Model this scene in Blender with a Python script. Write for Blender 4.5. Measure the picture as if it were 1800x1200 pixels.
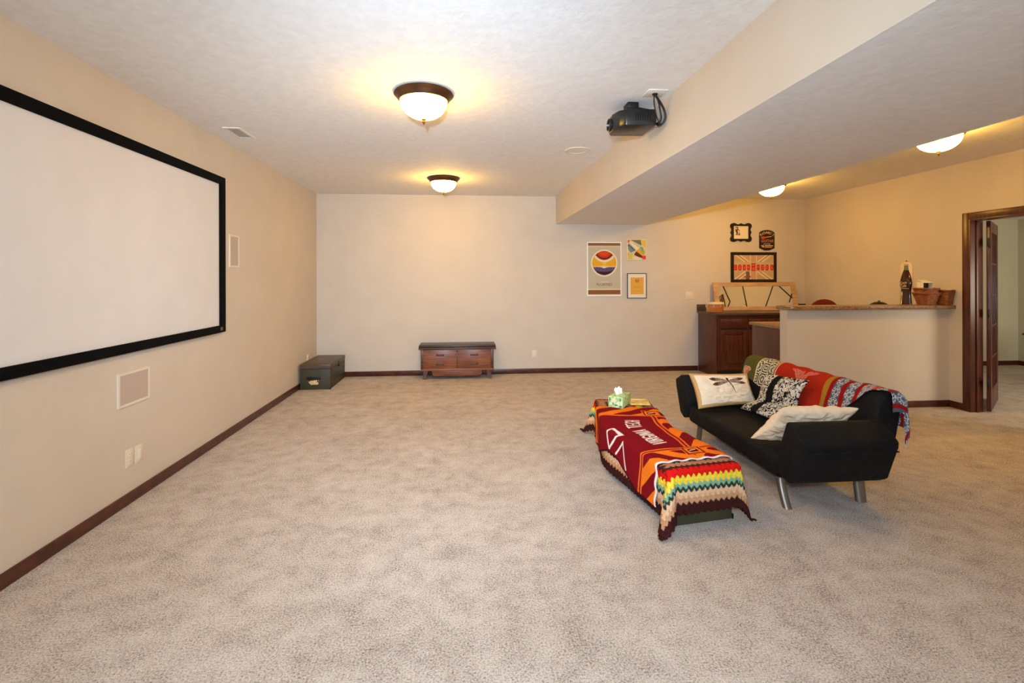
import bpy, bmesh, math, random
import numpy as np
from mathutils import Vector, Matrix

random.seed(4)
for o in list(bpy.data.objects):
    bpy.data.objects.remove(o, do_unlink=True)
SC = bpy.context.scene
COL = SC.collection
PI = math.pi

# ------------------------------------------------------------------ camera
cam_d = bpy.data.cameras.new('camera')
cam = bpy.data.objects.new('camera', cam_d)
COL.objects.link(cam)
FPX, CX, CY = 859.9, 887.3, 488.5
YAW, ROLL, CAMH = 0.0824, -0.0022, 1.4537
cam_d.sensor_fit = 'HORIZONTAL'
cam_d.sensor_width = 36.0
cam_d.lens = FPX / 1800 * 36
cam_d.shift_x = (900 - CX) / 1800
cam_d.shift_y = (CY - 600) / 1800
cam_d.clip_start = 0.05
fw = Vector((math.sin(YAW), math.cos(YAW), 0))
rt0 = Vector((math.cos(YAW), -math.sin(YAW), 0))
up0 = rt0.cross(fw)
rt = rt0 * math.cos(ROLL) + up0 * math.sin(ROLL)
up = up0 * math.cos(ROLL) - rt0 * math.sin(ROLL)
M = Matrix(((rt.x, up.x, -fw.x, 0), (rt.y, up.y, -fw.y, 0), (rt.z, up.z, -fw.z, CAMH), (0, 0, 0, 1)))
cam.matrix_world = M
SC.camera = cam

# ------------------------------------------------------------------ world, exposure, flash
w = bpy.data.worlds.new('world')
SC.world = w
w.use_nodes = True
w.node_tree.nodes['Background'].inputs[0].default_value = (0.9, 0.95, 1, 1)
w.node_tree.nodes['Background'].inputs[1].default_value = 0.3
SC.view_settings.view_transform = 'Standard'
SC.view_settings.look = 'None'
SC.view_settings.exposure = 0.0
SC.view_settings.gamma = 1.0
SC.view_settings.use_curve_mapping = False

LAMP_L = 75.0            # brightness of the lamp bowls
LAMP_C = (1.0, 0.55, 0.08)

def add_light(name, kind, loc, aim, energy, color, **kw):
    d = bpy.data.lights.new(name, kind)
    d.energy = energy
    d.color = color
    for k, v in kw.items():
        setattr(d, k, v)
    o = bpy.data.objects.new(name, d)
    COL.objects.link(o)
    o.location = loc
    if aim is not None:
        o.rotation_euler = (Vector(aim) - Vector(loc)).to_track_quat('-Z', 'Y').to_euler()
    return o

# the photographer's flash: part of it bounced off the ceiling behind the camera, part thrown forward
FLASH_C = (0.77, 1.0, 1.25)
add_light('flash_bounce', 'SPOT', (0.0, -0.45, 1.55), (0.0, -1.95, 2.7), 1950, FLASH_C,
          spot_size=math.radians(98), spot_blend=1.0, shadow_soft_size=0.08)
add_light('flash_forward', 'SPOT', (-0.12, -0.05, 1.70), (-0.1, 7.4, 1.15), 560, FLASH_C,
          spot_size=math.radians(76), spot_blend=1.0, shadow_soft_size=0.05)
add_light('flash_spill', 'SPOT', (-0.12, -0.05, 1.70), (0.4, 5.0, 1.35), 245, FLASH_C,
          spot_size=math.radians(130), spot_blend=1.0, shadow_soft_size=0.05)
# area light added beyond the doorway, standing in for an unseen window
add_light('side_room_light', 'AREA', (7.4, 2.2, 1.5), (7.6, 6.0, 1.2), 68, (1.0, 0.88, 0.68),
          shape='RECTANGLE', size=1.6, size_y=1.2)

# ------------------------------------------------------------------ room numbers
XL, YB, H = -2.168, 7.404, 2.70
X0, X1, ZS = 1.40, 2.842, 2.276
XR, YF = 5.43, -2.6
T = 0.12

# ------------------------------------------------------------------ helpers
def c(r, g, b, a=1.0):
    f = lambda v: v / 12.92 if v <= 0.04045 else ((v + 0.055) / 1.055) ** 2.4
    return (f(r / 255), f(g / 255), f(b / 255), a)

def nd(nt, typ, **kw):
    n = nt.nodes.new(typ)
    for k, v in kw.items():
        setattr(n, k, v)
    return n

def new_mat(name, color=(0.5, 0.5, 0.5, 1), rough=0.6, metal=0.0, spec=0.5, coat=0.0, sheen=0.0):
    m = bpy.data.materials.new(name)
    m.use_nodes = True
    b = m.node_tree.nodes['Principled BSDF']
    b.inputs['Base Color'].default_value = color
    b.inputs['Roughness'].default_value = rough
    b.inputs['Metallic'].default_value = metal
    b.inputs['Specular IOR Level'].default_value = spec
    b.inputs['Coat Weight'].default_value = coat
    b.inputs['Sheen Weight'].default_value = sheen
    return m

def noise_mat(name, ca, cb, scale=(1, 1, 1), nscale=8.0, detail=4.0, rough=0.6, spec=0.4, bump=0.0, bscale=None,
              bdist=0.002, lo=0.35, hi=0.65, coat=0.0, sheen=0.0, metal=0.0, distortion=0.0):
    """two-tone noise on object coordinates with an optional finer bump"""
    m = new_mat(name, ca, rough, metal, spec, coat, sheen)
    nt = m.node_tree
    b = nt.nodes['Principled BSDF']
    tc = nd(nt, 'ShaderNodeTexCoord')
    mp = nd(nt, 'ShaderNodeMapping')
    mp.inputs['Scale'].default_value = scale
    nt.links.new(tc.outputs['Object'], mp.inputs[0])
    n = nd(nt, 'ShaderNodeTexNoise')
    n.inputs['Scale'].default_value = nscale
    n.inputs['Detail'].default_value = detail
    n.inputs['Distortion'].default_value = distortion
    nt.links.new(mp.outputs[0], n.inputs['Vector'])
    r = nd(nt, 'ShaderNodeValToRGB')
    r.color_ramp.elements[0].position = lo
    r.color_ramp.elements[0].color = ca
    r.color_ramp.elements[1].position = hi
    r.color_ramp.elements[1].color = cb
    nt.links.new(n.outputs['Fac'], r.inputs[0])
    nt.links.new(r.outputs[0], b.inputs['Base Color'])
    if bump:
        n2 = nd(nt, 'ShaderNodeTexNoise')
        n2.inputs['Scale'].default_value = bscale or nscale * 4
        n2.inputs['Detail'].default_value = 3
        nt.links.new(mp.outputs[0], n2.inputs['Vector'])
        bp = nd(nt, 'ShaderNodeBump')
        bp.inputs['Strength'].default_value = bump
        bp.inputs['Distance'].default_value = bdist
        nt.links.new(n2.outputs['Fac'], bp.inputs['Height'])
        nt.links.new(bp.outputs[0], b.inputs['Normal'])
    return m

def attr_mat(name, rough=0.8, spec=0.3, bump=0.0, bscale=300, coat=0.0, sheen=0.0, bdist=0.002):
    """colour comes from the mesh's own woven / printed colour attribute"""
    m = new_mat(name, (1, 1, 1, 1), rough, 0, spec, coat, sheen)
    nt = m.node_tree
    b = nt.nodes['Principled BSDF']
    a = nd(nt, 'ShaderNodeAttribute', attribute_name='Col')
    nt.links.new(a.outputs['Color'], b.inputs['Base Color'])
    if bump:
        tc = nd(nt, 'ShaderNodeTexCoord')
        n2 = nd(nt, 'ShaderNodeTexNoise')
        n2.inputs['Scale'].default_value = bscale
        nt.links.new(tc.outputs['Object'], n2.inputs['Vector'])
        bp = nd(nt, 'ShaderNodeBump')
        bp.inputs['Strength'].default_value = bump
        bp.inputs['Distance'].default_value = bdist
        nt.links.new(n2.outputs['Fac'], bp.inputs['Height'])
        nt.links.new(bp.outputs[0], b.inputs['Normal'])
    return m

def tag(o, label, cat, group=None):
    o['label'] = label
    o['category'] = cat
    if group:
        o['group'] = group
    return o

def thing(name, loc, label, cat, group=None):
    o = bpy.data.objects.new(name, None)
    o.empty_display_size = 0.1
    COL.objects.link(o)
    o.location = loc
    return tag(o, label, cat, group)

def root_loc(p):
    v = Vector((0, 0, 0))
    while p is not None:
        v += Vector(p.location)
        p = p.parent
    return v

def mesh(name, verts, faces, mat, parent=None, smooth=False, origin=None):
    """verts are in world coordinates; stored relative to the parent (or origin)"""
    off = root_loc(parent) if parent is not None else Vector(origin or (0, 0, 0))
    me = bpy.data.meshes.new(name)
    vv = np.asarray(verts, dtype=float) - np.array(off)
    me.from_pydata(vv.tolist(), [], [tuple(f) for f in faces])
    me.validate()
    me.update()
    if smooth:
        me.polygons.foreach_set('use_smooth', [True] * len(me.polygons))
    o = bpy.data.objects.new(name, me)
    COL.objects.link(o)
    if mat is not None:
        me.materials.append(mat)
    if parent is not None:
        o.parent = parent
    else:
        o.location = off
    return o

def bm_obj(name, bm, mat, parent=None, smooth=False, origin=None):
    bmesh.ops.recalc_face_normals(bm, faces=bm.faces)
    bm.verts.ensure_lookup_table()
    bm.verts.index_update()
    vs = [tuple(v.co) for v in bm.verts]
    fs = [[v.index for v in f.verts] for f in bm.faces]
    bm.free()
    o = mesh(name, vs, fs, mat, parent, smooth, origin)
    return o

def soften(o, ang=35):
    me = o.data
    me.polygons.foreach_set('use_smooth', [True] * len(me.polygons))
    try:
        me.set_sharp_from_angle(angle=math.radians(ang))
    except Exception:
        pass
    return o

def box_bm(x0, x1, y0, y1, z0, z1, bev=0.0, seg=2, bm=None):
    b = bmesh.new()
    bmesh.ops.create_cube(b, size=1.0)
    for v in b.verts:
        v.co = Vector(((x0 + x1) / 2 + v.co.x * (x1 - x0), (y0 + y1) / 2 + v.co.y * (y1 - y0), (z0 + z1) / 2 + v.co.z * (z1 - z0)))
    if bev > 0:
        bmesh.ops.bevel(b, geom=list(b.edges), offset=bev, segments=seg, profile=0.5, affect='EDGES')
    if bm is None:
        return b
    tmp = bpy.data.meshes.new('tmp')
    b.to_mesh(tmp)
    b.free()
    bm.from_mesh(tmp)
    bpy.data.meshes.remove(tmp)
    return bm

def box(name, x0, x1, y0, y1, z0, z1, mat, parent=None, bev=0.0, seg=2, origin=None):
    o = bm_obj(name, box_bm(x0, x1, y0, y1, z0, z1, bev, seg), mat, parent, False, origin)
    if bev:
        soften(o)
    return o

def prism(name, poly, axis, a, b, mat, parent=None, bev=0.0, origin=None, seg=2, smooth=False):
    """poly: 2-D outline; axis 'x': poly=(y,z); 'y': poly=(x,z); 'z': poly=(x,y)"""
    def P(q, t):
        if axis == 'x': return (t, q[0], q[1])
        if axis == 'y': return (q[0], t, q[1])
        return (q[0], q[1], t)
    bm = bmesh.new()
    va = [bm.verts.new(P(q, a)) for q in poly]
    vb = [bm.verts.new(P(q, b)) for q in poly]
    n = len(poly)
    bm.faces.new(va)
    bm.faces.new(list(reversed(vb)))
    for i in range(n):
        bm.faces.new((va[i], vb[i], vb[(i + 1) % n], va[(i + 1) % n]))
    if bev:
        bmesh.ops.recalc_face_normals(bm, faces=bm.faces)
        bmesh.ops.bevel(bm, geom=list(bm.edges), offset=bev, segments=seg, profile=0.5, affect='EDGES')
    o = bm_obj(name, bm, mat, parent, False, origin)
    if bev or smooth:
        soften(o)
    return o

def lathe(name, prof, center, mat, parent=None, n=40, origin=None, cap=False, ang=50):
    cx, cy, cz = center
    vs, fs = [], []
    for r, z in prof:
        for k in range(n):
            a = 2 * PI * k / n
            vs.append((cx + r * math.cos(a), cy + r * math.sin(a), cz + z))
    for i in range(len(prof) - 1):
        for k in range(n):
            k2 = (k + 1) % n
            fs.append((i * n + k, i * n + k2, (i + 1) * n + k2, (i + 1) * n + k))
    if cap:
        fs.append(tuple(reversed(range(n))))
        fs.append(tuple((len(prof) - 1) * n + k for k in range(n)))
    o = mesh(name, vs, fs, mat, parent, True, origin)
    bm = bmesh.new(); bm.from_mesh(o.data)
    bmesh.ops.remove_doubles(bm, verts=bm.verts, dist=1e-5)
    bmesh.ops.recalc_face_normals(bm, faces=bm.faces)
    bm.to_mesh(o.data); bm.free()
    return soften(o, ang)

def catmull(pts, per=8):
    pts = [Vector(p) for p in pts]
    out = []
    for i in range(len(pts) - 1):
        p0 = pts[max(i - 1, 0)]; p1 = pts[i]; p2 = pts[i + 1]; p3 = pts[min(i + 2, len(pts) - 1)]
        for k in range(per):
            t = k / per
            out.append(0.5 * ((2 * p1) + (-p0 + p2) * t + (2 * p0 - 5 * p1 + 4 * p2 - p3) * t * t + (-p0 + 3 * p1 - 3 * p2 + p3) * t ** 3))
    out.append(pts[-1])
    return out

def tube(name, pts, r, mat, parent=None, n=8, smooth_path=True, origin=None, flat=None):
    P = catmull(pts) if smooth_path else [Vector(p) for p in pts]
    vs, fs = [], []
    ref = Vector((0, 0, 1))
    for i, p in enumerate(P):
        d = (P[min(i + 1, len(P) - 1)] - P[max(i - 1, 0)]).normalized()
        a = d.cross(ref)
        if a.length < 0.05:
            a = d.cross(Vector((1, 0, 0)))
        a.normalize()
        b = d.cross(a)
        rr = r[min(i, len(r) - 1)] if isinstance(r, (list, tuple)) else r
        for k in range(n):
            t = 2 * PI * k / n
            vs.append(tuple(p + a * rr * math.cos(t) + b * rr * math.sin(t)))
    for i in range(len(P) - 1):
        for k in range(n):
            k2 = (k + 1) % n
            fs.append((i * n + k, i * n + k2, (i + 1) * n + k2, (i + 1) * n + k))
    fs.append(tuple(reversed(range(n))))
    fs.append(tuple((len(P) - 1) * n + k for k in range(n)))
    return mesh(name, vs, fs, mat, parent, True, origin)

def paint(o, cols):
    """cols: (nverts,3) linear colours, one for each vertex"""
    me = o.data
    a = me.color_attributes.new('Col', 'FLOAT_COLOR', 'POINT')
    cc = np.ones((len(me.vertices), 4), dtype=np.float32)
    cc[:len(cols), :3] = cols
    a.data.foreach_set('color', cc.ravel())

def grid_obj(name, P, cols, mat, parent=None, thick=0.0, origin=None):
    """P: (n,m,3) positions, cols: (n,m,3)"""
    n, m = P.shape[:2]
    idx = np.arange(n * m).reshape(n, m)
    f = np.stack([idx[:-1, :-1], idx[1:, :-1], idx[1:, 1:], idx[:-1, 1:]], -1).reshape(-1, 4)
    V = P.reshape(-1, 3)
    CC = None if cols is None else cols.reshape(-1, 3)
    F = f.tolist()
    if thick:
        du = np.gradient(P, axis=0); dv = np.gradient(P, axis=1)
        N = np.cross(du, dv)
        N /= np.linalg.norm(N, axis=-1, keepdims=True) + 1e-9
        V = np.concatenate([V, (P - N * thick).reshape(-1, 3)])
        if CC is not None:
            CC = np.concatenate([CC, CC])
        k = n * m
        F = F + [[q[3] + k, q[2] + k, q[1] + k, q[0] + k] for q in F]
        rim = list(idx[:, 0]) + list(idx[-1, 1:]) + list(idx[-2::-1, -1]) + list(idx[0, -2:0:-1])
        for i in range(len(rim)):
            a, b = int(rim[i]), int(rim[(i + 1) % len(rim)])
            F.append([b, a, a + k, b + k])
    o = mesh(name, V, F, mat, parent, True, origin)
    if CC is not None:
        paint(o, CC)
    return o

def text_polys(s, size=1.0):
    cu = bpy.data.curves.new('t', 'FONT')
    cu.body = s
    cu.size = size
    cu.align_x = 'CENTER'
    cu.align_y = 'CENTER'
    cu.resolution_u = 2
    ob = bpy.data.objects.new('t', cu)
    COL.objects.link(ob)
    dg = bpy.context.evaluated_depsgraph_get()
    me = bpy.data.meshes.new_from_object(ob.evaluated_get(dg))
    vs = [tuple(v.co) for v in me.vertices]
    fs = [tuple(p.vertices) for p in me.polygons]
    bpy.data.objects.remove(ob, do_unlink=True)
    bpy.data.curves.remove(cu)
    bpy.data.meshes.remove(me)
    return vs, fs

def wall_text(name, s, size, width, cx, cz, y, mat, parent):
    """lettering on a surface that faces -Y; squeezed to the given width"""
    vs, fs = text_polys(s, size)
    xs = [v[0] for v in vs]
    k = width / (max(xs) - min(xs)) if width else 1.0
    return mesh(name, [(cx + v[0] * k, y, cz + v[1]) for v in vs], fs, mat, parent)

def ss(e0, e1, x):
    t = np.clip((x - e0) / (e1 - e0 + 1e-9), 0, 1)
    return t * t * (3 - 2 * t)

def mix(a, b, t):
    return a * (1 - t[..., None]) + np.array(b[:3]) * t[..., None]

def seg_dist(u, v, segs):
    d = np.full(u.shape, 9.0)
    for (ax, ay), (bx, by) in segs:
        dx, dy = bx - ax, by - ay
        L2 = dx * dx + dy * dy + 1e-12
        t = np.clip(((u - ax) * dx + (v - ay) * dy) / L2, 0, 1)
        d = np.minimum(d, np.hypot(u - ax - t * dx, v - ay - t * dy))
    return d

def poly_in(u, v, poly):
    r = np.zeros(u.shape, bool)
    n = len(poly)
    j = n - 1
    for i in range(n):
        xi, yi = poly[i]; xj, yj = poly[j]
        if yi != yj:
            r ^= ((yi > v) != (yj > v)) & (u < (xj - xi) * (v - yi) / (yj - yi) + xi)
        j = i
    return r

def vnoise(u, v, f, seed=0):
    """smooth value noise"""
    rng = np.random.RandomState(seed)
    tab = rng.rand(64, 64)
    x, y = u * f, v * f
    i, j = np.floor(x).astype(int), np.floor(y).astype(int)
    fx, fy = x - i, y - j
    fx = fx * fx * (3 - 2 * fx); fy = fy * fy * (3 - 2 * fy)
    g = lambda a, b: tab[a % 64, b % 64]
    return (g(i, j) * (1 - fx) + g(i + 1, j) * fx) * (1 - fy) + (g(i, j + 1) * (1 - fx) + g(i + 1, j + 1) * fx) * fy

def struct(o):
    o['kind'] = 'structure'
    return o

# ------------------------------------------------------------------ materials
M_wall = noise_mat('wall_paint', c(210, 197, 180), c(206, 193, 176), nscale=3, rough=0.55, spec=0.35, bump=0.12, bscale=140, bdist=0.003)
M_ceil = noise_mat('ceiling_paint', c(243, 240, 237), c(236, 233, 230), nscale=18, detail=6, rough=0.8, spec=0.2, bump=0.35, bscale=38, bdist=0.004)
M_sage = noise_mat('sage_paint', c(204, 200, 178), c(200, 196, 174), nscale=3, rough=0.6, spec=0.3)
M_trim = noise_mat('stained_trim', c(62, 27, 18), c(88, 42, 27), scale=(1, 1, 1), nscale=14, detail=6, rough=0.35, spec=0.45)
M_door = noise_mat('mahogany_stain', c(58, 25, 19), c(92, 42, 28), scale=(9, 9, 0.7), nscale=5, detail=6, rough=0.32, spec=0.5)
M_cab = noise_mat('cabinet_stain', c(66, 32, 20), c(96, 49, 29), scale=(9, 9, 0.8), nscale=5, detail=6, rough=0.32, spec=0.5)
M_black = new_mat('black_metal', c(14, 14, 15), 0.45, 0.0, 0.4)
M_white = new_mat('white_plastic', c(232, 226, 214), 0.4)
M_almond = new_mat('almond_plastic', c(226, 212, 186), 0.4)
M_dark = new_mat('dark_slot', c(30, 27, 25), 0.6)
M_steel = new_mat('brushed_steel', c(140, 132, 124), 0.45, 0.9)
M_chrome = new_mat('chrome', c(214, 210, 204), 0.15, 1.0)

def carpet_mat():
    m = new_mat('carpet_pile', c(180, 166, 152), 0.95, 0, 0.1, 0, 0.0)
    nt = m.node_tree
    b = nt.nodes['Principled BSDF']
    tc = nd(nt, 'ShaderNodeTexCoord')
    def noise(scale, detail, rough=0.5):
        n = nd(nt, 'ShaderNodeTexNoise')
        n.inputs['Scale'].default_value = scale
        n.inputs['Detail'].default_value = detail
        n.inputs['Roughness'].default_value = rough
        nt.links.new(tc.outputs['Object'], n.inputs['Vector'])
        return n
    def ramp(src, p0, c0, p1, c1):
        r = nd(nt, 'ShaderNodeValToRGB')
        r.color_ramp.elements[0].position = p0; r.color_ramp.elements[0].color = c0
        r.color_ramp.elements[1].position = p1; r.color_ramp.elements[1].color = c1
        nt.links.new(src.outputs['Fac'], r.inputs[0])
        return r
    def madd(src, k, off):
        n = nd(nt, 'ShaderNodeMath', operation='MULTIPLY_ADD')
        nt.links.new(src.outputs['Fac'], n.inputs[0])
        n.inputs[1].default_value = k
        n.inputs[2].default_value = off
        return n
    def plus(a, bb):
        n = nd(nt, 'ShaderNodeMath', operation='ADD')
        nt.links.new(a.outputs[0], n.inputs[0]); nt.links.new(bb.outputs[0], n.inputs[1])
        return n
    fine = madd(noise(120, 4, 0.85), 1.0, 0.0)
    mid = madd(noise(7.5, 6, 0.70), 0.29, -0.145)          # where the darker flecks crowd together
    big = madd(noise(1.6, 4, 0.6), 0.12, -0.06)
    v = plus(plus(fine, mid), big)
    r = nd(nt, 'ShaderNodeValToRGB')
    e = r.color_ramp.elements
    e[0].position = 0.34; e[0].color = c(104, 90, 80)
    e[1].position = 0.60; e[1].color = c(214, 203, 192)
    x_ = e.new(0.46); x_.color = c(178, 165, 154)
    nt.links.new(v.outputs[0], r.inputs[0])
    nt.links.new(r.outputs[0], b.inputs['Base Color'])
    bp = nd(nt, 'ShaderNodeBump')
    bp.inputs['Strength'].default_value = 0.45
    bp.inputs['Distance'].default_value = 0.010
    nb = noise(140, 3, 0.7)
    nt.links.new(nb.outputs['Fac'], bp.inputs['Height'])
    nt.links.new(bp.outputs[0], b.inputs['Normal'])
    return m
M_carpet = carpet_mat()

# ------------------------------------------------------------------ the room
struct(box('floor', XL - T, 9.3, YF - T, YB + T, -0.08, 0.0, M_carpet))
struct(box('wall_left', XL - T, XL, YF - T, YB + T, 0, H, M_wall))
struct(box('wall_back', XL, XR + T, YB, YB + T, 0, H, M_wall))
struct(box('wall_front', XL, XR + T, YF - T, YF, 0, H, M_wall))
struct(box('ceiling', XL - T, XR + T, YF - T, YB + T, H, H + 0.1, M_ceil))

# right-hand wall with the doorway
DY0, DY1, DZ = 3.98, 4.84, 2.075
bm = bmesh.new()
box_bm(XR, XR + T, DY1, YB, 0, H, bm=bm)
box_bm(XR, XR + T, YF, DY0, 0, H, bm=bm)
box_bm(XR, XR + T, DY0, DY1, DZ, H, bm=bm)
struct(bm_obj('wall_right', bm, M_wall))

# dropped soffit: painted sides, textured underside
sof = struct(box('ceiling_soffit', X0, X1, YF, YB, ZS, H, M_wall))
sof.data.materials.append(M_ceil)
for p in sof.data.polygons:
    if p.normal.z < -0.5:
        p.material_index = 1

# room beyond the doorway
FX, FY, FH = 9.12, 7.36, 2.40
struct(box('wall_side_room_back', XR + T, FX, FY, FY + 0.1, 0, FH, M_sage))
struct(box('wall_side_room_right', FX, FX + 0.1, 1.6, FY + 0.1, 0, FH, M_sage))
struct(box('wall_side_room_front', XR + T, FX, 1.5, 1.6, 0, FH, M_sage))
struct(box('ceiling_side_room', XR + T, FX + 0.1, 1.5, FY + 0.1, FH, FH + 0.08, M_ceil))

# bar half wall
PX, PY0, PY1, PZ = 3.51, 5.07, 5.19, 1.10
struct(box('wall_bar', PX, XR, PY0, PY1, 0, PZ, M_wall))

# baseboards
BH, BT = 0.075, 0.014
def baseboard(name, x0, x1, y0, y1):
    struct(box(name, x0, x1, y0, y1, 0, BH, M_trim, bev=0.004))
baseboard('baseboard_left', XL, XL + BT, YF, YB)
baseboard('baseboard_back', XL + BT, 3.645, YB - BT, YB)
baseboard('baseboard_bar', PX, XR, PY0 - BT, PY0)
baseboard('baseboard_right', XR - BT, XR, 4.915, PY0 - BT)
baseboard('baseboard_front', XL + BT, XR, YF, YF + BT)
baseboard('baseboard_side_room_back', XR + T, FX - BT, FY - BT, FY)
baseboard('baseboard_side_room_right', FX - BT, FX, 1.6, FY)

# door casing
t = bpy.data.objects.new('trim_1', None); COL.objects.link(t); t.location = (XR, 4.84, 0); struct(t)
CW = 0.07
for nm, y0, y1, z0, z1 in (('casing_board', DY1, DY1 + CW, 0, DZ + CW), ('casing_board', DY0 - CW, DY0, 0, DZ + CW), ('casing_board', DY0, DY1, DZ, DZ + CW)):
    box(nm, XR - 0.018, XR, y0, y1, z0, z1, M_door, t, bev=0.005)
for nm, y0, y1, z0, z1 in (('jamb_board', DY1 - 0.018, DY1, 0, DZ), ('jamb_board', DY0, DY0 + 0.018, 0, DZ), ('jamb_board', DY0 + 0.018, DY1 - 0.018, DZ - 0.018, DZ)):
    box(nm, XR - 0.018, XR + T + 0.012, y0, y1, z0, z1, M_door, t, bev=0.002)
box('door_stop', XR + 0.045, XR + 0.075, DY1 - 0.030, DY1 - 0.018, 0, DZ - 0.018, M_door, t, bev=0.002)

# glazed door leaf standing open into the side room
def rot_pts(verts, o, ang):
    ca, sa = math.cos(ang), math.sin(ang)
    return [(o[0] + x * ca - y * sa, o[1] + x * sa + y * ca, z) for x, y, z in verts]
door = bpy.data.objects.new('door_1', None); COL.objects.link(door)
door.location = (XR + T + 0.03, DY1 - 0.035, 0)
door.rotation_euler = (0, 0, math.radians(36.3))
struct(door)
DW, DT, DB, DTp = 0.80, 0.036, 0.015, 2.055
M_glass = new_mat('door_glass', (0.9, 0.95, 0.93, 1), 0.02, 0, 0.5)
M_glass.node_tree.nodes['Principled BSDF'].inputs['Transmission Weight'].default_value = 0.95
M_glass.node_tree.nodes['Principled BSDF'].inputs['IOR'].default_value = 1.45
def dpart(name, x0, x1, z0, z1, y0=-DT, y1=0.0, mat=M_door, bev=0.003):
    o = bm_obj(name, box_bm(x0, x1, y0, y1, z0, z1, bev), mat, None)
    o.parent = door
    if bev: soften(o)
    return o
ST = 0.115
dpart('stile', 0, ST, DB, DTp); dpart('stile', DW - ST, DW, DB, DTp)
dpart('rail', ST, DW - ST, DTp - 0.12, DTp); dpart('rail', ST, DW - ST, DB, DB + 0.22)
gx0, gx1, gz0, gz1 = ST, DW - ST, DB + 0.22, DTp - 0.12
NXP, NZP = 3, 5
for i in range(1, NXP):
    xx = gx0 + (gx1 - gx0) * i / NXP
    dpart('muntin', xx - 0.010, xx + 0.010, gz0, gz1, -DT + 0.004, -0.004)
for j in range(1, NZP):
    zz = gz0 + (gz1 - gz0) * j / NZP
    for i in range(NXP):
        a = gx0 + (gx1 - gx0) * i / NXP + (0.010 if i else 0); b_ = gx0 + (gx1 - gx0) * (i + 1) / NXP - (0.010 if i < NXP - 1 else 0)
        dpart('muntin', a, b_, zz - 0.010, zz + 0.010, -DT + 0.004, -0.004)
for i in range(NXP):
    for j in range(NZP):
        a = gx0 + (gx1 - gx0) * i / NXP + 0.008; b_ = gx0 + (gx1 - gx0) * (i + 1) / NXP - 0.008
        z0 = gz0 + (gz1 - gz0) * j / NZP + 0.008; z1 = gz0 + (gz1 - gz0) * (j + 1) / NZP - 0.008
        dpart('pane', a, b_, z0, z1, -DT / 2 - 0.002, -DT / 2 + 0.002, M_glass, 0)
for z in (0.27, 1.02, 1.78):
    dpart('hinge', -0.045, 0.004, z, z + 0.09, -0.024, -0.012, M_black, 0.002)

# ------------------------------------------------------------------ projection screen
M_scr = noise_mat('screen_fabric', c(222, 218, 215), c(219, 215, 212), nscale=4, rough=0.9, spec=0.1)
M_velvet = new_mat('black_velvet', c(9, 9, 10), 0.9, 0, 0.1)
SY0, SY1, SZ0, SZ1 = 2.10, 4.572, 0.981, 2.352
IY0, IY1, IZ0, IZ1 = 2.19, 4.482, 1.043, 2.284
t = thing('projection_screen', (XL, SY0, SZ0), 'large white projection screen with a wide black frame on the left wall', 'screen')
box('screen_surface', XL + 0.018, XL + 0.024, IY0 - 0.01, IY1 + 0.01, IZ0 - 0.01, IZ1 + 0.01, M_scr, t)
def fr(n, y0, y1, z0, z1):
    box(n, XL + 0.002, XL + 0.040, y0, y1, z0, z1, M_velvet, t, bev=0.004)
fr('frame_bar', SY0, SY1, IZ1, SZ1); fr('frame_bar', SY0, SY1, SZ0, IZ0)
fr('frame_bar', IY1, SY1, IZ0, IZ1); fr('frame_bar', SY0, IY0, IZ0, IZ1)
bd = box('maker_badge', XL + 0.040, XL + 0.0415, 4.475, 4.512, 1.000, 1.026, M_steel, t)
box('badge_mark', XL + 0.0415, XL + 0.042, 4.484, 4.503, 1.0095, 1.0165, M_black, bd)

# ------------------------------------------------------------------ in-wall speakers
M_grille = noise_mat('speaker_grille', c(194, 176, 162), c(184, 166, 152), nscale=160, detail=1, rough=0.8, spec=0.2)
M_spkframe = new_mat('speaker_frame', c(226, 212, 194), 0.5)
def wall_speaker(y0, y1, z0, z1, label):
    t = thing('wall_speaker', (XL, (y0 + y1) / 2, z0), label, 'speaker', 'flush speakers in the left wall')
    fw_ = 0.016
    bm = bmesh.new()
    box_bm(XL, XL + 0.009, y0, y1, z0, z0 + fw_, bm=bm); box_bm(XL, XL + 0.009, y0, y1, z1 - fw_, z1, bm=bm)
    box_bm(XL, XL + 0.009, y0, y0 + fw_, z0 + fw_, z1 - fw_, bm=bm); box_bm(XL, XL + 0.009, y1 - fw_, y1, z0 + fw_, z1 - fw_, bm=bm)
    bm_obj('frame', bm, M_spkframe, t)
    box('grille', XL, XL + 0.006, y0 + fw_, y1 - fw_, z0 + fw_, z1 - fw_, M_grille, t)
wall_speaker(3.25, 3.56, 0.636, 0.855, 'wide flush speaker with beige grille in the wall below the projection screen')
wall_speaker(4.715, 4.905, 1.56, 1.863, 'upright flush speaker in the wall just right of the projection screen')

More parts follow.
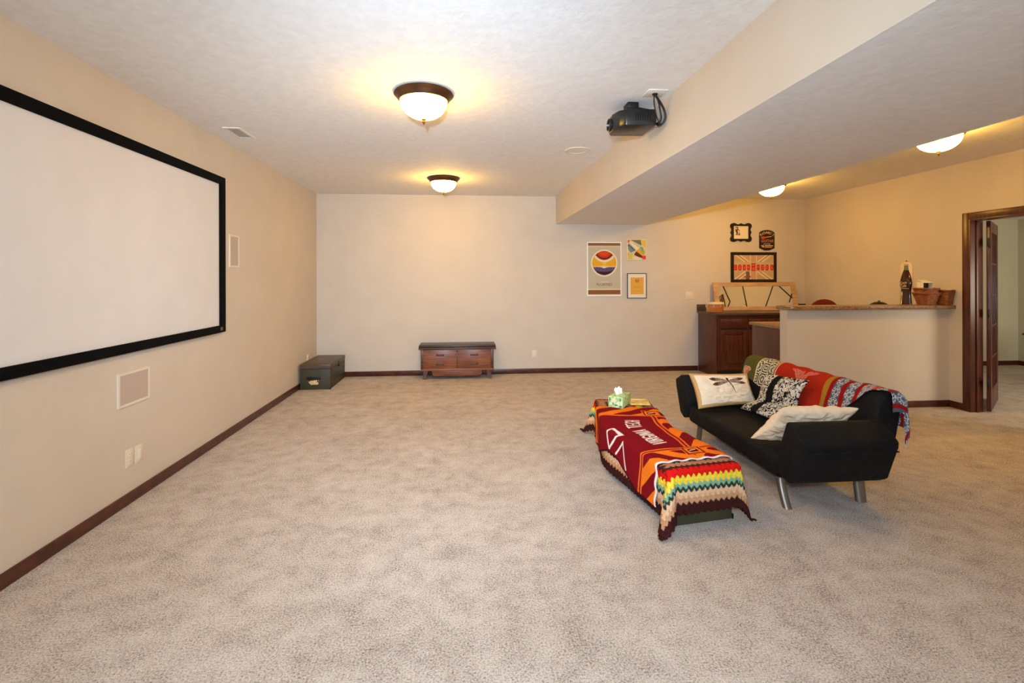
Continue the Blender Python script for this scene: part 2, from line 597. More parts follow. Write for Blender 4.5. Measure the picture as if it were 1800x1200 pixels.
# ------------------------------------------------------------------ sockets and switches
def socket(kind, face, u, z, label, group, w_=0.072, h_=0.117):
    """face 'L' on the left wall (u = y) or 'B' on the back wall (u = x)"""
    P = (lambda d, a, zz: (XL + d, a, zz)) if face == 'L' else (lambda d, a, zz: (a, YB - d, zz))
    def bx(nm, d0, d1, a0, a1, z0, z1, mat, par, bev=0.0):
        p, q = P(d0, a0, z0), P(d1, a1, z1)
        return box(nm, min(p[0], q[0]), max(p[0], q[0]), min(p[1], q[1]), max(p[1], q[1]), z0, z1, mat, par, bev)
    t = thing({'o': 'power_outlet', 'j': 'jack_plate', 's': 'light_switch'}[kind], P(0, u, z - h_ / 2), label,
              {'o': 'outlet', 'j': 'wall plate', 's': 'light switch'}[kind], group)
    bx('cover_plate', 0, 0.006, u - w_ / 2, u + w_ / 2, z - h_ / 2, z + h_ / 2, M_almond, t, 0.002)
    if kind == 'o':
        for dz in (-0.026, 0.020):
            r = bx('receptacle', 0.006, 0.0085, u - 0.017, u + 0.017, z + dz - 0.010, z + dz + 0.018, M_white, t, 0.001)
            for du in (-0.007, 0.007):
                bx('slot', 0.0085, 0.0089, u + du - 0.0014, u + du + 0.0014, z + dz, z + dz + 0.010, M_dark, r)
    elif kind == 'j':
        bx('jack', 0.006, 0.0075, u - 0.017, u + 0.017, z - 0.034, z + 0.034, M_white, t, 0.0006)
    else:
        for du in (-0.024, 0.024):
            r = bx('toggle', 0.006, 0.018, u + du - 0.005, u + du + 0.005, z - 0.004, z + 0.016, M_white, t, 0.001)
socket('o', 'L', 3.357, 0.296, 'double power outlet low on the left wall, nearer of the two plates', 'wall plates')
socket('j', 'L', 3.451, 0.292, 'plain wall plate low on the left wall, farther of the two plates', 'wall plates')
socket('o', 'L', 6.99, 0.345, 'power outlet on the left wall just above the green footlocker', 'wall plates')
socket('o', 'B', 1.06, 0.293, 'power outlet low on the back wall right of the wooden chest', 'wall plates')
socket('s', 'B', 3.512, 1.175, 'double light switch on the back wall between certificate and bar mirror', 'wall plates', w_=0.118)

# ------------------------------------------------------------------ ceiling fittings
t = thing('ceiling_vent', (-1.915, 4.35, H), 'white rectangular air vent in the ceiling near the projection screen', 'vent')
vx0, vx1, vy0, vy1 = -1.985, -1.845, 4.20, 4.505
bm = bmesh.new()
box_bm(vx0, vx1, vy0, vy0 + 0.02, H - 0.008, H, bm=bm); box_bm(vx0, vx1, vy1 - 0.02, vy1, H - 0.008, H, bm=bm)
box_bm(vx0, vx0 + 0.02, vy0 + 0.02, vy1 - 0.02, H - 0.008, H, bm=bm); box_bm(vx1 - 0.02, vx1, vy0 + 0.02, vy1 - 0.02, H - 0.008, H, bm=bm)
bm_obj('frame', bm, M_white, t)
box('backing', vx0 + 0.02, vx1 - 0.02, vy0 + 0.02, vy1 - 0.02, H - 0.001, H, new_mat('vent_backing', c(196, 190, 186), 0.6), t)
for k in range(6):
    xx = vx0 + 0.028 + k * 0.0165
    mesh('slat', [(xx, vy0 + 0.02, H - 0.001), (xx + 0.012, vy0 + 0.02, H - 0.009), (xx + 0.012, vy1 - 0.02, H - 0.009), (xx, vy1 - 0.02, H - 0.001),
                  (xx + 0.002, vy0 + 0.02, H - 0.0005), (xx + 0.014, vy0 + 0.02, H - 0.008), (xx + 0.014, vy1 - 0.02, H - 0.008), (xx + 0.002, vy1 - 0.02, H - 0.0005)],
         [(0, 1, 2, 3), (7, 6, 5, 4), (0, 4, 5, 1), (3, 2, 6, 7), (1, 5, 6, 2), (0, 3, 7, 4)], M_white, t)

t = thing('ceiling_speaker', (1.104, 4.705, H), 'round white flush speaker in the ceiling left of the soffit', 'speaker')
lathe('bezel', [(0.122, 0), (0.122, -0.004), (0.118, -0.007), (0.104, -0.007), (0.104, -0.002)], (1.104, 4.705, H), M_spkframe, t)
lathe('grille', [(0.0005, -0.0055), (0.06, -0.005), (0.105, -0.003), (0.105, 0)], (1.104, 4.705, H), M_white, t)

M_bronze = noise_mat('oil_rubbed_bronze', c(66, 42, 26), c(98, 64, 38), nscale=5, rough=0.35, spec=0.5, metal=0.6)
M_bowl = new_mat('lit_alabaster_glass', c(255, 240, 214), 0.4)
_b = M_bowl.node_tree.nodes['Principled BSDF']
_b.inputs['Emission Color'].default_value = (*LAMP_C, 1)
_b.inputs['Emission Strength'].default_value = LAMP_L
def make_lamp(loc, label):
    t = thing('ceiling_lamp', (0, 0, 0), label, 'ceiling lamp', 'flush bowl lamps on the ceiling')
    lathe('pan', [(0.0005, -0.001), (0.185, -0.001), (0.196, -0.006), (0.199, -0.014), (0.194, -0.020), (0.188, -0.022), (0.180, -0.034), (0.168, -0.052), (0.164, -0.058), (0.156, -0.058), (0.155, -0.045), (0.0005, -0.045)], (0, 0, 0), M_bronze, t, 56)
    prof = [(0.157, -0.050)]
    for k in range(1, 15):
        a = k / 14 * PI / 2
        prof.append((0.157 * math.cos(a) ** 0.9 if k < 14 else 0.0005, -0.052 - 0.122 * math.sin(a)))
    lathe('glass_bowl', prof, (0, 0, 0), M_bowl, t, 56)
    lathe('finial', [(0.0005, -0.172), (0.014, -0.174), (0.017, -0.180), (0.010, -0.186), (0.012, -0.192), (0.008, -0.200), (0.003, -0.210), (0.0005, -0.216)], (0, 0, 0), M_bronze, t, 20)
    t.location = loc
    return t
def copy_tree(o, loc, label, parent=None):
    n = o.copy(); COL.objects.link(n)
    n.parent = parent
    if parent is None:
        n.location = loc
        n['label'] = label
    for ch in [x for x in bpy.data.objects if x.parent == o]:
        copy_tree(ch, None, None, n)
    return n
lamp = make_lamp((-0.27, 3.33, H), 'large lit bowl lamp on the main ceiling, nearest to the viewer')
for loc, lab in (((-0.255, 6.13, H), 'lit bowl lamp on the main ceiling close to the back wall'),
                 ((4.04, 6.15, H), 'lit bowl lamp beyond the soffit, nearer to the framed pictures'),
                 ((4.04, 3.86, H), 'lit bowl lamp beyond the soffit, above the bar counter end')):
    copy_tree(lamp, loc, lab)

# ------------------------------------------------------------------ projector
M_proj = noise_mat('projector_plastic', c(20, 21, 20), c(27, 28, 27), nscale=20, rough=0.3, spec=0.5)
M_projb = new_mat('projector_belly', c(38, 33, 30), 0.25, 0, 0.5)
t = thing('projector', (1.22, 3.45, 2.51), 'black video projector hanging from the ceiling beside the soffit', 'projector')
pz0, pz1 = 2.512, 2.628
ply = [(1.335, 3.30), (1.335, 3.57), (1.09, 3.585), (1.062, 3.53), (1.062, 3.44), (1.085, 3.36), (1.118, 3.315)]
body = prism('body', ply, 'z', pz0, pz1, M_proj, t, bev=0.012)
lathe_pts = []
lens = lathe('lens_barrel', [(0.0005, 0), (0.046, 0), (0.046, 0.028), (0.040, 0.030), (0.036, 0.014), (0.0005, 0.010)], (0, 0, 0), M_proj, None, 28)
lens.parent = t
lens.location = Vector((1.076, 3.49, 2.565)) - Vector(t.location)
lens.rotation_euler = (0, -PI / 2, 0)
M_lens = new_mat('lens_glass', c(120, 110, 105), 0.03, 0.6, 0.8)
lg = lathe('lens_glass', [(0.0005, 0.020), (0.02, 0.019), (0.034, 0.014)], (0, 0, 0), M_lens, None, 24)
lg.parent = lens
for k in range(7):
    box('vent_fin', 1.19 + k * 0.017, 1.198 + k * 0.017, 3.2965, 3.300, 2.545, 2.60, M_black, t, 0.001)
box('mount_plate', 1.14, 1.25, 3.35, 3.50, pz1, 2.652, M_black, t, 0.004)
box('mount_bracket', 1.155, 1.235, 3.375, 3.475, 2.652, H, M_black, t, 0.006)
for dx, dy in ((1.09, 3.50), (1.30, 3.37), (1.30, 3.53)):
    lathe('mount_foot', [(0.012, 0), (0.012, 0.014), (0.009, 0.018), (0.0005, 0.018)], (dx, dy, pz1), M_black, t, 14)
tube('mount_arm', [(1.19, 3.42, 2.66), (1.25, 3.40, 2.66), (1.30, 3.37, 2.642)], 0.007, M_black, t, 8)
tube('mount_arm', [(1.19, 3.44, 2.66), (1.13, 3.47, 2.66), (1.09, 3.50, 2.642)], 0.007, M_black, t, 8)
lathe('plug', [(0.0005, 0), (0.010, 0), (0.010, 0.022), (0.006, 0.028), (0.0005, 0.028)], (1.345, 3.34, 2.52), M_chrome, t, 14)
t = thing('cable_plate', (1.284, 3.205, H), 'square white cover plate in the ceiling that the projector cables leave', 'wall plate')
box('cover_plate', 1.218, 1.350, 3.138, 3.27, H - 0.006, H, M_white, t, 0.002)
lathe('grommet', [(0.018, 0), (0.018, -0.008), (0.012, -0.010), (0.0005, -0.004)], (1.284, 3.205, H - 0.006), M_black, t, 18)
M_cable = new_mat('black_cable', c(24, 20, 19), 0.5)
for k, (dx, sag, rr, end, lab) in enumerate(((0.0, 0.0, 0.0075, (1.337, 3.37, 2.552), 'thick black cable looping widest from ceiling plate to projector'),
                               (0.003, -0.03, 0.006, (1.337, 3.44, 2.55), 'black cable in the inner loop between ceiling plate and projector'),
                               (-0.006, -0.08, 0.004, (1.337, 3.335, 2.535), 'thin black cable dropping almost straight from plate to projector'))):
    sx = 1.284 + dx
    if k < 2:
        pts = [(sx, 3.205 + k * 0.006, H - 0.014), (1.325 + sag * 0.2, 3.24, 2.665), (1.375 + sag, 3.27, 2.61), (1.388 + sag, 3.285, 2.555 - sag * 0.2), (1.365 + sag * 0.5, 3.31, 2.520 - sag * 0.5), end]
    else:
        pts = [(sx, 3.203, H - 0.014), (1.287, 3.23, 2.64), (1.320, 3.265, 2.56), (1.348, 3.28, 2.52), (1.350, 3.31, 2.512), end]
    o = tube('projector_cable', pts, rr, M_cable, None, 8, origin=(1.284, 3.205, H))
    tag(o, lab, 'cable', 'projector cables')

# ------------------------------------------------------------------ footlocker in the corner
M_olive = noise_mat('green_painted_plywood', c(58, 55, 38), c(70, 64, 44), nscale=6, detail=6, rough=0.5, spec=0.35)
M_lid = noise_mat('worn_lid', c(78, 62, 48), c(92, 74, 56), nscale=5, detail=5, rough=0.4, spec=0.4)
M_leather = noise_mat('pale_leather', c(214, 178, 120), c(232, 204, 150), nscale=30, rough=0.6)
M_iron = new_mat('dark_iron', c(40, 38, 35), 0.5, 0.6)
def footlocker(t, W, L, Hh, lid_mat, detailed):
    """axis-aligned box with its near-left bottom corner at t's origin"""
    def lb(nm, x0, x1, y0, y1, z0, z1, m, par=t, bev=0.004):
        o = bm_obj(nm, box_bm(x0, x1, y0, y1, z0, z1, bev), m, None)
        o.parent = par
        return soften(o)
    lb('box', 0.004, W - 0.004, 0.004, L - 0.004, 0, Hh * 0.80, M_olive)
    lb('lid', 0, W, 0, L, Hh * 0.805, Hh, lid_mat, t, 0.006)
    for x in (0, W - 0.004):
        lb('corner_cap', x - 0.002, x + 0.006, -0.002, 0.03, 0, 0.03, M_iron, t, 0.001)
    if detailed:
        h = lb('hasp', W, W + 0.006, L * 0.50, L * 0.50 + 0.05, Hh * 0.70, Hh * 0.92, M_iron, t, 0.002)
        lb('hasp_ring', W + 0.006, W + 0.014, L * 0.50 + 0.018, L * 0.50 + 0.032, Hh * 0.70, Hh * 0.78, M_iron, h, 0.002)
        for z in (Hh * 0.30, Hh * 0.52):
            lb('edge_strip', W - 0.004, W + 0.001, 0.02, L - 0.02, z - 0.006, z + 0.006, M_olive, t, 0.001)
        lb('handle_plate', W * 0.22, W * 0.68, -0.003, 0.004, Hh * 0.40, Hh * 0.50, M_iron, t, 0.002)
        # torn pale leather handle
        o = prism('handle', [(W * 0.28, 0.115), (W * 0.62, 0.130), (W * 0.63, 0.112), (W * 0.50, 0.104), (W * 0.62, 0.098), (W * 0.61, 0.070), (W * 0.38, 0.068), (W * 0.32, 0.090)], 'y', -0.018, -0.003, M_leather, None, 0.003)
        o.parent = t
        for x in (W * 0.32, W * 0.60):
            lb('handle_staple', x - 0.006, x + 0.006, -0.022, 0.004, 0.108, 0.135, M_iron, t, 0.002)
t = thing('footlocker', (-2.143, 6.575, 0), 'dark green footlocker with pale leather handle in the far left corner', 'trunk')
footlocker(t, 0.392, 0.79, 0.332, M_lid, True)

# ------------------------------------------------------------------ cedar chest at the back wall
M_walnut = noise_mat('walnut_veneer', c(112, 62, 40), c(148, 88, 58), scale=(0.8, 9, 9), nscale=5, detail=6, rough=0.4, spec=0.4)
M_walnut2 = noise_mat('walnut_solid', c(78, 44, 30), c(100, 60, 40), scale=(1, 9, 9), nscale=5, detail=5, rough=0.4)
M_vinyl = noise_mat('brown_black_vinyl', c(48, 40, 34), c(58, 48, 40), nscale=20, rough=0.35, spec=0.5)
t = thing('storage_chest', (-0.105, 7.2, 0), 'low walnut chest with dark padded top against the back wall', 'chest')
cy0, cy1 = 7.06, 7.385
box('body', -0.625, 0.415, cy0 + 0.012, cy1, 0.125, 0.435, M_walnut2, t, 0.004)
for x0, x1 in ((-0.588, -0.112), (-0.098, 0.378)):
    fp = box('front_panel', x0, x1, cy0 + 0.002, cy0 + 0.014, 0.155, 0.425, M_walnut, t, 0.002)
    cxm = (x0 + x1) / 2
    for z in (0.222, 0.355):
        h = box('drawer_pull', cxm - 0.058, cxm + 0.058, cy0 - 0.016, cy0 - 0.006, z - 0.014, z + 0.014, M_walnut2, fp, 0.005)
    for sgn in (-1, 1):
        for z in (0.222, 0.355):
            box('pull_post', cxm + sgn * 0.045 - 0.006, cxm + sgn * 0.045 + 0.006, cy0 - 0.008, cy0 + 0.004, z - 0.008, z + 0.008, M_black, fp)
box('base_rail', -0.625, 0.415, cy0, cy0 + 0.02, 0.125, 0.155, M_walnut, t, 0.004)
box('side_stile', -0.625, -0.588, cy0, cy0 + 0.02, 0.155, 0.435, M_walnut2, t, 0.003)
box('side_stile', 0.378, 0.415, cy0, cy0 + 0.02, 0.155, 0.435, M_walnut2, t, 0.003)
lk = lathe('lock', [(0.0005, 0.006), (0.010, 0.006), (0.012, 0.0)], (0, 0, 0), M_black, None, 16)
lk.parent = t; lk.location = Vector((-0.105, cy0 + 0.001, 0.402)) - Vector(t.location); lk.rotation_euler = (PI / 2, 0, 0)
box('lid', -0.655, 0.452, cy0 - 0.02, cy1, 0.435, 0.460, M_walnut2, t, 0.004)
box('seat_pad', -0.652, 0.449, cy0 - 0.017, cy1, 0.460, 0.494, M_vinyl, t, 0.012, 3)
def apron_poly():
    return [(-0.47, 0.125), (-0.46, 0.06), (-0.42, 0.042), (0.20, 0.042), (0.245, 0.06), (0.255, 0.125)]
prism('apron', apron_poly(), 'y', cy0 + 0.03, cy0 + 0.045, M_walnut, t, 0.002)
for sx, s in ((-0.555, -1), (0.345, 1)):
    for y_, dy in ((cy0 + 0.055, -1), (cy1 - 0.06, 1)):
        bx_, by_ = sx + s * 0.02, y_ + dy * 0.015
        vs = [(sx - 0.032, y_ - 0.026, 0.13), (sx + 0.032, y_ - 0.026, 0.13), (sx + 0.032, y_ + 0.026, 0.13), (sx - 0.032, y_ + 0.026, 0.13),
              (bx_ - 0.024, by_ - 0.017, 0), (bx_ + 0.024, by_ - 0.017, 0), (bx_ + 0.024, by_ + 0.017, 0), (bx_ - 0.024, by_ + 0.017, 0)]
        mesh('leg', vs, [(0, 1, 2, 3), (7, 6, 5, 4), (0, 4, 5, 1), (1, 5, 6, 2), (2, 6, 7, 3), (3, 7, 4, 0)], M_walnut2, t)
# ------------------------------------------------------------------ pictures on the back wall
M_print = attr_mat('glazed_print', rough=0.18, spec=0.5)
M_frame_w = new_mat('white_frame', c(252, 248, 240), 0.4)
M_frame_k = noise_mat('black_frame', c(24, 15, 12), c(32, 21, 16), nscale=12, rough=0.35)
M_frame_g = new_mat('slim_dark_frame', c(66, 60, 54), 0.35)

def framed(name, x0, x1, z0, z1, fwid, fmat, fn, label, cat='picture', depth=0.022, res=0.0045, inset=0.006, grp=None):
    t = thing(name, ((x0 + x1) / 2, YB, z0), label, cat, grp)
    y0, y1 = YB - depth, YB - 0.001
    if fwid:
        bm = bmesh.new()
        box_bm(x0, x1, y0, y1, z0, z0 + fwid, 0.002, 1, bm); box_bm(x0, x1, y0, y1, z1 - fwid, z1, 0.002, 1, bm)
        box_bm(x0, x0 + fwid, y0, y1, z0 + fwid, z1 - fwid, 0.002, 1, bm); box_bm(x1 - fwid, x1, y0, y1, z0 + fwid, z1 - fwid, 0.002, 1, bm)
        bm_obj('frame', bm, fmat, t)
    a0, a1, b0, b1 = x0 + fwid, x1 - fwid, z0 + fwid, z1 - fwid
    nx, nz = int((a1 - a0) / res) + 2, int((b1 - b0) / res) + 2
    U, V = np.meshgrid(np.linspace(0, 1, nx), np.linspace(0, 1, nz), indexing='ij')
    yy = y0 + inset if fwid else y0
    P = np.stack([a0 + U * (a1 - a0), np.full(U.shape, yy), b0 + V * (b1 - b0)], -1)
    cols = fn(U, V, (a1 - a0) / (b1 - b0))
    grid_obj('print', P, cols, M_print, t, thick=(YB - 0.002 - yy))
    return t

def base(U, col):
    return np.ones(U.shape + (3,)) * np.array(col[:3])

def put(C, mask, col):
    C[mask] = np.array(col[:3])
    return C

def fn_mc(U, V, asp):
    C = base(U, c(196, 184, 160))
    y = 1 - V
    put(C, y < 0.055, c(140, 98, 66)); put(C, (y > 0.055) & (y < 0.072), c(226, 208, 176))
    put(C, (y > 0.90) & (y < 0.985), c(140, 92, 58)); put(C, (y > 0.882) & (y <= 0.90), c(226, 208, 176))
    put(C, y >= 0.985, c(226, 208, 176))
    X = (U - 0.5) * asp; Yc = y - 0.385
    r = np.hypot(X, Yc)
    R = 0.232
    put(C, r < R * 1.12, c(240, 222, 190))
    ins = r < R
    put(C, ins, c(238, 216, 180))
    put(C, ins & (Yc > -0.13) & (Yc < 0.065), c(232, 172, 44))
    sun = np.hypot(X, (Yc + 0.275) * 0.95)
    put(C, ins & (sun < 0.245), c(240, 220, 186)); put(C, ins & (sun < 0.205), c(128, 44, 30)); put(C, ins & (sun < 0.165), c(206, 62, 34)); put(C, ins & (sun < 0.125), c(224, 74, 40))
    put(C, ins & (Yc > 0.065), c(240, 222, 196)); put(C, ins & (Yc > 0.078 + 0.02 * np.exp(-(X / 0.04) ** 2)), c(96, 84, 118))
    put(C, ins & (Yc > 0.12 + 0.05 * np.cos(X * 7)), c(74, 54, 84)); put(C, ins & (Yc > 0.165), c(58, 34, 52))
    for k, zz in enumerate((-0.02, 0.01, 0.04)):
        put(C, ins & (np.abs(Yc - zz) < 0.006) & (np.abs(X) < 0.05 - k * 0.008), c(246, 214, 130))
    put(C, (r > R * 0.985) & (r < R) , c(120, 84, 60))
    put(C, (y > 0.735) & (y < 0.76) & (U > 0.38) & (U < 0.62) & (np.sin(U * 260) > -0.2), c(226, 208, 172))
    return C
t = framed('framed_poster', 1.878, 2.420, 1.172, 2.006, 0.016, M_frame_w, fn_mc, 'white framed poster of a red sun over blue sea in a circle', 'poster', grp='pictures on the back wall')
wall_text('lettering', 'McCARTNEY', 0.062, 0.25, 2.152, 1.348, YB - 0.0175, new_mat('poster_ink', c(78, 56, 46), 0.5), t)

def fn_col(U, V, asp):
    C = base(U, c(214, 204, 160))
    y = 1 - V
    for poly, col in (([(0, 0), (1, 0), (1, 0.35), (0.2, 0.05)], (150, 156, 116)), ([(0.15, 0.02), (0.95, 0.02), (0.72, 0.30)], (104, 108, 82)),
                      ([(0.2, 0.05), (0.72, 0.34), (0.6, 0.46)], (196, 196, 168)), ([(0.7, 0), (1, 0), (1, 0.4), (0.75, 0.3)], (226, 186, 92)),
                      ([(0.04, 0.25), (0.4, 0.55), (0.2, 0.66), (0.08, 0.5)], (108, 140, 150)), ([(0.1, 0.2), (0.45, 0.52), (0.38, 0.58), (0.06, 0.3)], (90, 106, 112)),
                      ([(0.13, 0.1), (0.66, 0.44), (0.5, 0.55)], (232, 222, 190)), ([(0.62, 0.45), (0.74, 0.35), (0.92, 0.6), (0.86, 0.8)], (160, 170, 90)),
                      ([(0.66, 0.36), (0.82, 0.4), (0.84, 0.62)], (110, 150, 130)), ([(0.45, 0.57), (0.6, 0.47), (0.88, 0.76), (0.78, 0.86)], (226, 172, 50)),
                      ([(0.36, 0.75), (0.48, 0.58), (0.84, 0.84), (0.76, 0.93)], (108, 44, 34)), ([(0, 0.74), (0.3, 0.66), (0.26, 0.96), (0, 1)], (216, 192, 92)),
                      ([(0, 0), (0.16, 0), (0.14, 0.16), (0, 0.2)], (226, 88, 96)), ([(0.78, 0.8), (1, 0.78), (1, 1), (0.8, 1)], (222, 62, 78)),
                      ([(0.0, 0.66), (0.12, 0.64), (0.1, 0.76), (0, 0.76)], (224, 150, 120))):
        put(C, poly_in(U, y, poly), c(*col))
    put(C, (y > 0.84) & (U > 0.32) & (U < 0.76) & (np.sin((y * 1.0 - U * 0.25) * 80) > 0.1) & (y > 0.78 + 0.2 * (U - 0.3)), c(240, 232, 206))
    e = np.minimum(np.minimum(U, 1 - U), np.minimum(V, 1 - V))
    put(C, e < 0.035, c(238, 222, 176))
    return C
framed('art_print', 2.506, 2.822, 1.727, 2.052, 0, M_frame_w, fn_col, 'small square unframed print of bright angular colour shapes', 'picture', depth=0.012, grp='pictures on the back wall')

def fn_cert(U, V, asp):
    C = base(U, c(232, 224, 206))
    y = 1 - V
    ins = (U > 0.15) & (U < 0.87) & (y > 0.15) & (y < 0.86)
    put(C, ins, c(226, 170, 72))
    X, Y = (U - 0.51) * asp, y - 0.28
    r = np.hypot(X, Y)
    put(C, ins & (r > 0.055) & (r < 0.085) & (Y > -0.055), c(150, 96, 44)); put(C, ins & (r < 0.04), c(206, 120, 66))
    for yy, w0 in ((0.53, 0.20), (0.575, 0.15), (0.72, 0.22)):
        put(C, ins & (np.abs(y - yy) < 0.010) & (np.abs(U - 0.51) < w0) & (np.sin(U * 190) > -0.3), c(190, 132, 50))
    return C
framed('framed_certificate', 2.512, 2.820, 1.134, 1.524, 0.010, M_frame_g, fn_cert, 'slim dark framed yellow certificate with a crest, white mat around it', 'picture', res=0.003, grp='pictures on the back wall')

def fn_uj(U, V, asp):
    y = 1 - V
    C = base(U, c(196, 164, 128))
    X, Y = (U - 0.49) * asp, y - 0.48
    pale = c(228, 206, 164)
    for s in (-1, 1):
        d = np.abs(Y - s * X * 0.72)
        put(C, (d > 0.03) & (d < 0.10), pale)
        put(C, (d < 0.03), c(176, 136, 104))
    v = np.abs(X)
    put(C, (v < 0.15), pale); put(C, v < 0.115, c(202, 158, 128))
    put(C, (y > 0.62) & (U > 0.30) & (U < 0.39) & (v > 0.12), c(104, 92, 78))
    put(C, np.abs(Y) < 0.19, c(206, 172, 134))
    red = c(200, 42, 26); red2 = c(232, 116, 84)
    xs = [0.045, 0.15, 0.26, 0.365, 0.61, 0.72, 0.83, 0.955]
    for k, x in enumerate(xs):
        dx, dy = np.abs(U - x) / 0.042, np.abs(y - 0.51) / 0.125
        rr = (dx ** 4 + dy ** 4) < 1
        put(C, rr, red)
        put(C, rr & (np.abs(U - x - 0.008 * (k % 3 - 1)) < 0.016) & (np.abs(y - 0.50) < 0.065) & (np.sin(y * 60 + k) > -0.1), red2)
    b = (np.abs(U - 0.488) < 0.052) & (y > 0.33) & (y < 0.66)
    put(C, b, c(196, 32, 20)); put(C, b & (np.abs(y - 0.40) < 0.022) & (np.abs(U - 0.488) < 0.035), red2)
    put(C, b & (y > 0.51) & (y < 0.62) & (np.abs(U - 0.488) < 0.032), c(214, 92, 66))
    put(C, (np.abs(U - 0.335) < 0.085) & (np.abs(y - 0.885) < 0.035) & (np.sin(U * 160) > -0.5), c(168, 56, 36))
    put(C, (np.abs(U - 0.62) < 0.06) & (np.abs(y - 0.875) < 0.018) & (np.sin(U * 200) > 0), c(214, 128, 84))
    return C
framed('flag_picture', 4.187, 4.942, 1.376, 1.854, 0.047, M_frame_k, fn_uj, 'black framed flag picture with a row of red letter shapes and red booth', 'picture', grp='pictures on the back wall')

# ornate small frame
ox0, ox1, oz0, oz1 = 4.180, 4.526, 2.017, 2.312
t = thing('ornate_picture', ((ox0 + ox1) / 2, YB, oz0), 'small black frame with wavy scalloped edge holding a pale page', 'picture', 'pictures on the back wall')
cx_, cz_ = (ox0 + ox1) / 2, (oz0 + oz1) / 2
hw, hh = (ox1 - ox0) / 2, (oz1 - oz0) / 2
out = []
side = [0.035, 0.10, 0.20, 0.33, 0.44, 0.50, 0.56, 0.67, 0.80, 0.90, 0.965]
wob = [0.014, 0.002, 0.0, 0.020, 0.012, 0.002, 0.012, 0.020, 0.0, 0.002, 0.014]
def edge(fx):
    for s_, w_ in zip(side, wob):
        out.append(fx(s_, w_))
edge(lambda s_, w_: (cx_ - hw + 2 * hw * s_, cz_ + hh - w_))
edge(lambda s_, w_: (cx_ + hw - w_, cz_ + hh - 2 * hh * s_))
edge(lambda s_, w_: (cx_ + hw - 2 * hw * s_, cz_ - hh + w_))
edge(lambda s_, w_: (cx_ - hw + w_, cz_ - hh + 2 * hh * s_))
# round the corners off a touch and smooth the outline
sm = catmull([(x, 0, z) for x, z in out] + [(out[0][0], 0, out[0][1])], 4)[:-1]
inner_w, inner_h = hw - 0.052, hh - 0.047
N = len(sm)
vo = [(p.x, YB - 0.024, p.z) for p in sm] + [(p.x, YB - 0.001, p.z) for p in sm]
vi = []
for p in sm:
    dx, dz = p.x - cx_, p.z - cz_
    k = min(inner_w / (abs(dx) + 1e-6), inner_h / (abs(dz) + 1e-6))
    vi.append((cx_ + dx * k, cz_ + dz * k))
vs = vo + [(x, YB - 0.024, z) for x, z in vi] + [(x, YB - 0.001, z) for x, z in vi]
fs = []
for i in range(N):
    j = (i + 1) % N
    fs += [(i, j, 2 * N + j, 2 * N + i), (N + j, N + i, i, j), (2 * N + i, 2 * N + j, 3 * N + j, 3 * N + i)]
mesh('frame', vs, fs, M_frame_k, t)
def fn_page(U, V, asp):
    C = base(U, c(236, 220, 190)); y = 1 - V
    f = (np.abs(U - 0.28) < 0.15 * (0.6 + 0.6 * vnoise(U, V, 9, 3))) & (y > 0.06) & (y < 0.72)
    n = vnoise(U, V, 22, 5)
    put(C, f & (n > 0.42), c(120, 98, 76)); put(C, f & (n > 0.62), c(58, 44, 34))
    put(C, (np.abs(U - 0.60) < 0.006), c(206, 186, 150))
    return C
nx, nz = 60, 54
U, V = np.meshgrid(np.linspace(0, 1, nx), np.linspace(0, 1, nz), indexing='ij')
P = np.stack([cx_ - inner_w - 0.004 + U * 2 * (inner_w + 0.004), np.full(U.shape, YB - 0.014), cz_ - inner_h - 0.004 + V * 2 * (inner_h + 0.004)], -1)
grid_obj('page', P, fn_page(U, V, 1), M_print, t, thick=0.010)

# shield-shaped guitar sign
sx0, sx1, sz0, sz1 = 4.660, 4.914, 1.883, 2.207
t = thing('guitar_sign', ((sx0 + sx1) / 2, YB, sz0), 'dark shield-shaped guitar sign with arched cream lettering on the back wall', 'sign')
mx = (sx0 + sx1) / 2
poly = [(sx0, sz0 + 0.035), (sx0, sz1 - 0.045)]
for k in range(1, 9):
    a = k / 9
    poly.append((sx0 + (sx1 - sx0) * a, sz1 - 0.030 + 0.030 * math.sin(PI * a)))
poly += [(sx1, sz1 - 0.045), (sx1, sz0 + 0.035), (mx + 0.04, sz0), (mx - 0.04, sz0)]
prism('panel', poly, 'y', YB - 0.012, YB - 0.001, noise_mat('sign_enamel', c(50, 20, 14), c(40, 16, 12), nscale=8, rough=0.35), t, 0.002)
M_lett = new_mat('sign_cream', c(232, 208, 172), 0.5)
M_letp = new_mat('sign_salmon', c(216, 150, 112), 0.5)
M_letr = new_mat('sign_red', c(206, 70, 52), 0.5)
yt = YB - 0.0128
word = "RICHARD'S"
for k, ch in enumerate(word):
    a = (k - (len(word) - 1) / 2) / (len(word) - 1) * 1.25
    R_ = 0.175
    px, pz = mx + R_ * math.sin(a), sz1 - 0.045 - R_ + R_ * math.cos(a)
    vs, fs = text_polys(ch, 0.056)
    ca, sa = math.cos(-a), math.sin(-a)
    mesh('letter', [(px + v[0] * ca - v[1] * sa, yt, pz + v[0] * sa + v[1] * ca + (0.012 if ch == "'" else 0)) for v in vs], fs, M_lett, t)
wall_text('word', 'GUITAR', 0.062, 0.205, mx + 0.004, 2.030, yt, M_letp, t)
wall_text('word', 'LOUNGE', 0.030, 0.115, mx, 1.983, yt, M_lett, t)
for k, (z, x0, x1, m) in enumerate(((1.957, -0.098, -0.055, M_lett), (1.955, -0.04, 0.098, M_lett), (1.938, -0.080, -0.045, M_lett), (1.932, -0.036, 0.078, M_letp))):
    box('small_print', mx + x0, mx + x1, yt, YB - 0.011, z - 0.006, z + 0.006, m, t)
